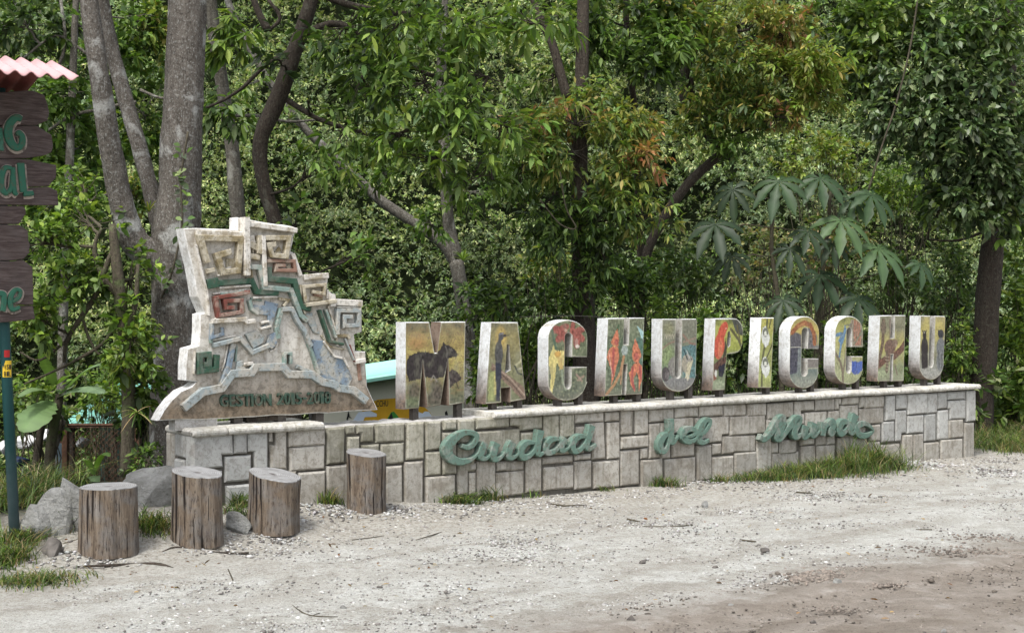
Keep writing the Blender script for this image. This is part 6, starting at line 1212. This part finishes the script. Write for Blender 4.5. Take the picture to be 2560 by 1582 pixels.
# ------------------------------------------------------------------ cream building with turquoise roof and wall painting
YB = 20.0
b = NB('turquoise_sheet'); v = b.co(); wv = b.n('ShaderNodeTexWave'); b.l(v, wv.inputs['Vector']); wv.bands_direction = 'Y'; wv.inputs['Scale'].default_value = 2.2; n1 = b.noise(v, 6, 6, .6); c = b.mix(b.ramp(n1, [(.5, 0), (.75, .4)]), (.27, .60, .50), (.42, .52, .44)); b.base(c); b.b.inputs['Roughness'].default_value = .45; b.bump(wv.outputs['Fac'], .6, .03); M['turq'] = b.m
M['cream'] = plain('cream_wall', (.50, .49, .40), .85, .06, 3, .1); M['mural_ochre'] = plain('mural_ochre', (.52, .30, .02), .8, .12, 6, .1); M['mural_green'] = plain('mural_green', (.05, .22, .04), .8, .1, 6, .1); M['mural_blue'] = plain('mural_pale_blue', (.52, .60, .70), .8, .06, 6, .1); M['dark'] = plain('dark_opening', (.02, .02, .02), .8, .1)
bl0 = at(790, 1100, YB); bl1 = at(1158, 1100, YB); zb0 = float(ground(bl0.x, YB)); br_ = empty('cream_building', (bl0.x, YB, zb0), 0, 'low cream building with a turquoise sheet roof and a painted wall, behind the wall', 'building')
def BX(px): return (px-CX)/F*YB-bl0.x
def BZ(py): return CAMZ+(HY-py)/F*YB-zb0
mk('walls', *prism([(0, -.3), (BX(1155), -.3), (BX(1155), BZ(955)), (BX(1065), BZ(927)), (0, BZ(970))], 0, 5.4, .002), M['cream'], br_)
# roof rising to the right then falling behind the big letter
def roofpl(p0, p1, dz0, dz1, nm):
    n = 26; V = []; 
    for i in range(n+1):
        for j, yy in enumerate((-.45, 6.4)):
            x = p0[0]+(p1[0]-p0[0])*0; V.append(0)
    return None
xa, xb, xc = BX(770), BX(1065), BX(1162); za, zb_, zc_ = BZ(968), BZ(922), BZ(955)
for nm, (x0, z0, x1, z1) in (('roof', (xa, za, xb, zb_)), ('roof', (xb, zb_, xc, zc_))):
    nr = 22; V = []
    for i in range(nr*4+1):
        y = -.4+6.2*i/(nr*4); rib = .035 if i % 4 in (1, 2) else 0
        V += [(x0, y, z0+rib), (x1, y, z1+rib)]
    o = mk(nm, V, [(2*i, 2*i+1, 2*i+3, 2*i+2) for i in range(nr*4)], M['turq'], br_); md = o.modifiers.new('t', 'SOLIDIFY'); md.thickness = .05; md.offset = -1
def mural(nm, pts, mat, k):
    P_ = [(BX(x), BZ(y)) for x, y in pts]; v, f = prism(P_, -.004*k, .001, .0005); mk(nm, v, f, M[mat], br_)
mural('painted_mountain', [(850, 1072), (895, 1052), (912, 1012), (945, 998), (1000, 994), (1045, 1002), (1075, 1030), (1100, 1072)], 'mural_ochre', 1)
mural('painted_tent', [(962, 1056), (978, 1030), (985, 1028), (1005, 1052), (1008, 1060)], 'mural_green', 2); mural('painted_tent_opening', [(966, 1056), (979, 1031), (986, 1056)], 'dark', 3)
mural('painted_cloud', [(874, 1062), (882, 1052), (896, 1030), (925, 1026), (942, 1034), (942, 1041), (912, 1042), (908, 1052), (890, 1056)], 'mural_blue', 2)
mural('painted_cloud', [(1032, 1056), (1036, 1036), (1046, 1029), (1056, 1033), (1062, 1028), (1072, 1028), (1082, 1042), (1084, 1060)], 'mural_blue', 2)
mural('painted_bird', [(1112, 1030), (1117, 1026), (1120, 1036), (1116, 1046), (1113, 1040)], 'dark', 2)
mural('painted_figure', [(866, 1048), (871, 1026), (874, 1040), (880, 1046), (872, 1042), (869, 1050)], 'dark', 2); mural('dark_doorway', [(772, 1090), (772, 1024), (800, 1024), (800, 1090)], 'dark', 1)
for i, ch in enumerate('CCHU'):
    g = glyph(ch, .085, .002, M['black'], 'painted_character', .001); x0 = BX(941+i*7.6); xs_ = [v.co.x for v in g.data.vertices]; sx = .036/(max(xs_)-min(xs_)); m0 = min(xs_)
    for v in g.data.vertices: v.co = ((v.co.x-m0)*sx+x0, -.006-v.co.z, v.co.y+BZ(1016-i*.4))
    g.parent = br_
# ------------------------------------------------------------------ turquoise roofed shed, fence and odds at the left
Y2 = 15.5; sb = gz(170, Y2); sh = empty('shed', sb, 0, 'low shed with a turquoise roof behind the banana leaves at the left', 'building')
def SX(px): return (px-CX)/F*Y2-sb.x
def SZ(py): return CAMZ+(HY-py)/F*Y2-sb.z
V = []
for i in range(61):
    x = SX(176)+(SX(392)-SX(176))*i/60; rib = .012 if i % 3 == 1 else 0; V += [(x, -.3, SZ(1052)+rib), (x, 1.9, SZ(985)+rib)]
o = mk('roof', V, [(2*i, 2*i+2, 2*i+3, 2*i+1) for i in range(60)], M['turq'], sh); md = o.modifiers.new('t', 'SOLIDIFY'); md.thickness = .03; md.offset = -1
M['rust'] = plain('rusty_iron', (.085, .045, .028), .9, .6, 30); M['shedwall'] = plain('dark_green_boards', (.03, .07, .06), .8, .4, 6)
mk('fascia', *box(SX(176), SX(390), -.34, -.30, SZ(1062), SZ(1054)), M['rust'], sh); mk('back_wall', *box(SX(190), SX(390), .9, 1.0, -.2, SZ(1060)), M['shedwall'], sh)
for px in (196, 300, 384): mk('shed_post', *box(SX(px)-.03, SX(px)+.03, -.28, -.22, -.2, SZ(1056)), M['bark_dark'], sh)
# chain link fence with its rusty end post
Y3 = 13.2; fb = gz(162, Y3); fr = empty('chain_link_fence', fb, 0, 'rusty chain link fence behind the rocks at the left', 'fence')
x1 = (345-162)/F*Y3; zt_ = CAMZ+(HY-1062)/F*Y3-fb.z; z0_ = .0; wires = []
cell = .055; nxx = int(x1/cell); hh_ = zt_-z0_-.05
for i in range(-int(hh_/cell), nxx):
    for s_ in (1, -1):
        a0 = i*cell; pts = [(a0, z0_), (a0+hh_, z0_+hh_)] if s_ == 1 else [(a0+hh_, z0_), (a0, z0_+hh_)]
        (xa_, za_), (xb_, zb2) = pts
        def clip(xa_, za_, xb_, zb2):
            if xa_ > xb_: xa_, za_, xb_, zb2 = xb_, zb2, xa_, za_
            if xb_ < 0.02 or xa_ > x1: return None
            if xa_ < 0.02: za_ += (zb2-za_)*(.02-xa_)/(xb_-xa_); xa_ = .02
            if xb_ > x1: zb2 = za_+(zb2-za_)*(x1-xa_)/(xb_-xa_); xb_ = x1
            return xa_, za_, xb_, zb2
        r = clip(xa_, za_, xb_, zb2)
        if r and r[2]-r[0] > .02: wires.append(tube([(r[0], .01*s_, r[1]), (r[2], .01*s_, r[3])], .0028, 3, cap=False))
o = mk('wire_mesh', *merge(wires), M['rust'], fr); o['kind'] = 'stuff'
for px, w_, m, nm in ((162, .05, 'rust', 'post'), (345, .03, 'rust', 'post')): mk(nm, *box((px-162)/F*Y3-w_, (px-162)/F*Y3+w_*.6, -.04, .04, -.2, zt_+.03), M[m], fr)
mk('top_rail', *tube([(0, 0, zt_), (x1, 0, zt_)], .014, 6), M['rust'], fr)
M['paleblue'] = plain('pale_blue_pipe', (.32, .42, .48), .6, .3, 14)
def post_thing(nm, lab, cat, path, ws, Y, mat, seg=8): 
    b0 = at(path[0][0], path[0][1], Y); v, f = limb(path, ws, Y, seg=seg, jit=.04); o = mk(nm, [Vector(q)-b0 for q in v], f, M[mat], None, smooth=True, loc=b0); tag(o, lab, cat)
post_thing('pale_pipe', 'short pale blue upright pipe beside the rusty fence post', 'pipe', [(146, 1215), (147, 1160), (147, 1108)], [14, 14, 14], 12.9, 'paleblue')
post_thing('dry_trunk', 'leaning dry brown banana stem between pole and fence', 'stem', [(112, 1200), (130, 1135), (152, 1068), (160, 1050)], [20, 20, 18, 10], 12.7, 'log')
post_thing('rotten_trunk', 'dark upright rotten stem behind the green pole', 'stem', [(84, 1215), (94, 1130), (104, 1060)], [22, 20, 18], 12.5, 'bark_dark')
M['navy'] = plain('navy_tarp', (.012, .02, .05), .5, .3, 8)
o = rock('tarp_bundle', at(46, 1152, 12.0), (.115, .09, .06), 71, 'navy'); tag(o, 'dark navy blue rounded bundle just behind the green pole', 'bundle')
M['whiterock'] = plain('white_boulder', (.55, .55, .54), .85, .25, 4)
for i, (px, py, w_, h_, lb) in enumerate([(60, 1100, 60, 40, 'large white river boulder seen beyond the navy bundle'), (118, 1085, 40, 30, 'white river boulder behind the dark rotten stem'), (20, 1120, 50, 50, 'white boulder at the very left edge low down'), (205, 1105, 40, 26, 'pale boulder seen through the chain link fence')]):
    o = rock('river_boulder', at(px, py, 15.5), (w_/2/F*15.5, .2, h_/2/F*15.5), 80+i, 'whiterock'); tag(o, lb, 'boulder')
# ------------------------------------------------------------------ bark strips, sticks, fallen leaves
def stick(path, ws, mat, lab, nm='stick', cat='stick', flat=None):
    P = [hit(*p) for p in path]; Pz = [Vector((p.x, p.y, p.z+.008+(.018*math.sin(3*i) if nm == 'bark_strip' else 0))) for i, p in enumerate(P)]; rr = [w_/2/F*p.y for w_, p in zip(ws, P)]
    Q = crspline([(*p, r) for p, r in zip(Pz, rr)], 4); v, f = tube([q[:3] for q in Q], [max(.0012, q[3]) for q in Q], 6, .1); b0 = Pz[0]; o = mk(nm, [Vector(q)-b0 for q in v], f, M[mat], None, smooth=True, loc=b0); tag(o, lab, cat)
stick([(190, 1418), (270, 1417), (340, 1413), (400, 1417), (462, 1430)], [3, 8, 12, 9, 3], 'bark_dark', 'long curled dark bark strip in front of the leftmost stump', 'bark_strip', 'bark')
stick([(405, 1382), (440, 1372), (500, 1374), (556, 1377)], [3, 7, 8, 3], 'bark_dark', 'curved bark strip at the foot of the tallest stump', 'bark_strip', 'bark')
stick([(520, 1380), (580, 1386), (622, 1383)], [2, 4, 7], 'bark_dark', 'thin dark pod shaped strip between tallest and leaning stumps', 'bark_strip', 'bark')
for i, (p, w_, lb) in enumerate([([(1606, 1318), (1670, 1319), (1732, 1315)], [3, 4, 3], 'straight thin stick on the pale gravel, right of centre'), ([(1372, 1260), (1410, 1266), (1462, 1264)], [3, 4, 2], 'thin twig near the wall foot under the word Ciudad'), ([(1568, 1300), (1600, 1306)], [6, 2], 'short dark twig left of the straight stick'), ([(1040, 1352), (1080, 1340), (1104, 1332)], [2, 3, 2], 'fine twig on the road below the smallest stump'), ([(1990, 1232), (2030, 1234)], [4, 3], 'short twig on the soil below the word Mundo'), ([(720, 1508), (770, 1540), (845, 1545)], [2, 4, 2], 'forked fine twig in the lower centre left road'), ([(700, 1555), (760, 1548), (800, 1535)], [2, 3, 2], 'fine twig crossing the forked one'), ([(570, 1425), (582, 1452)], [3, 4], 'short pale twig standing near the fallen leaves'), ([(1850, 1352), (1890, 1356)], [5, 3], 'small bent twig on the bright gravel'), ([(2290, 1327), (2330, 1326)], [5, 3], 'dark bit of twig on the gravel at the right'), ([(880, 1352), (960, 1342)], [2, 2], 'thin dry stalk between leaning stump and road centre')]): stick(p, w_, 'twig', lb)
stick([(105, 1345), (150, 1365), (200, 1352), (215, 1345)], [4, 10, 12, 4], 'bark_mossy', 'rotten branch lying behind the leftmost stump', 'fallen_branch', 'branch')
# litter: dead leaves
n = 260; px_ = rng.uniform(60, 2500, n); py_ = np.where(rng.random(n) < .6, 1290+rng.normal(0, 45, n)-.04*(px_-1200), rng.uniform(1300, 1560, n)); B = []
for x, y in zip(px_, py_):
    if y < 1150 or y > 1575: continue
    p = hit(x, y); s_, d_ = sd(p.x, p.y)
    if d_ > -.25: continue
    B.append((p.x, p.y, p.z+.004))
B += [tuple(hit(x+rng.normal(0, 12), y+rng.normal(0, 5))+Vector((0, 0, .006))) for x, y in [(350, 1432), (470, 1405), (500, 1408), (330, 1478), (410, 1470), (445, 1468), (820, 1368), (945, 1413), (1075, 1415), (2310, 1194), (1690, 1215), (1980, 1200)] for _ in range(4)]
B = np.array(B); m = len(B); d = rng.normal(0, 1, (m, 3)); d[:, 2] = rng.uniform(-.05, .35, m); Cl = np.array([(.16, .075, .035), (.26, .17, .10), (.09, .06, .04), (.34, .25, .15)])[rng.integers(0, 4, m)]
o = crownobj('leaf_litter', [leafgeo(B, d, rng.uniform(.02, .055, m), rng.uniform(.008, .02, m), Cl, quad=2)], None, 'leaf_far', kind='stuff'); tag(o, 'dry brown leaves scattered on the road edge')
# fine wire behind the letters
o = mk('wire', *tube([at(1300, 792, 13.8), at(1420, 789, 14.0), at(1515, 792, 14.2)], .004, 5), M['steel']); o['label'] = 'thin dark wire stretched behind the orchid C and the H'; o['category'] = 'wire'
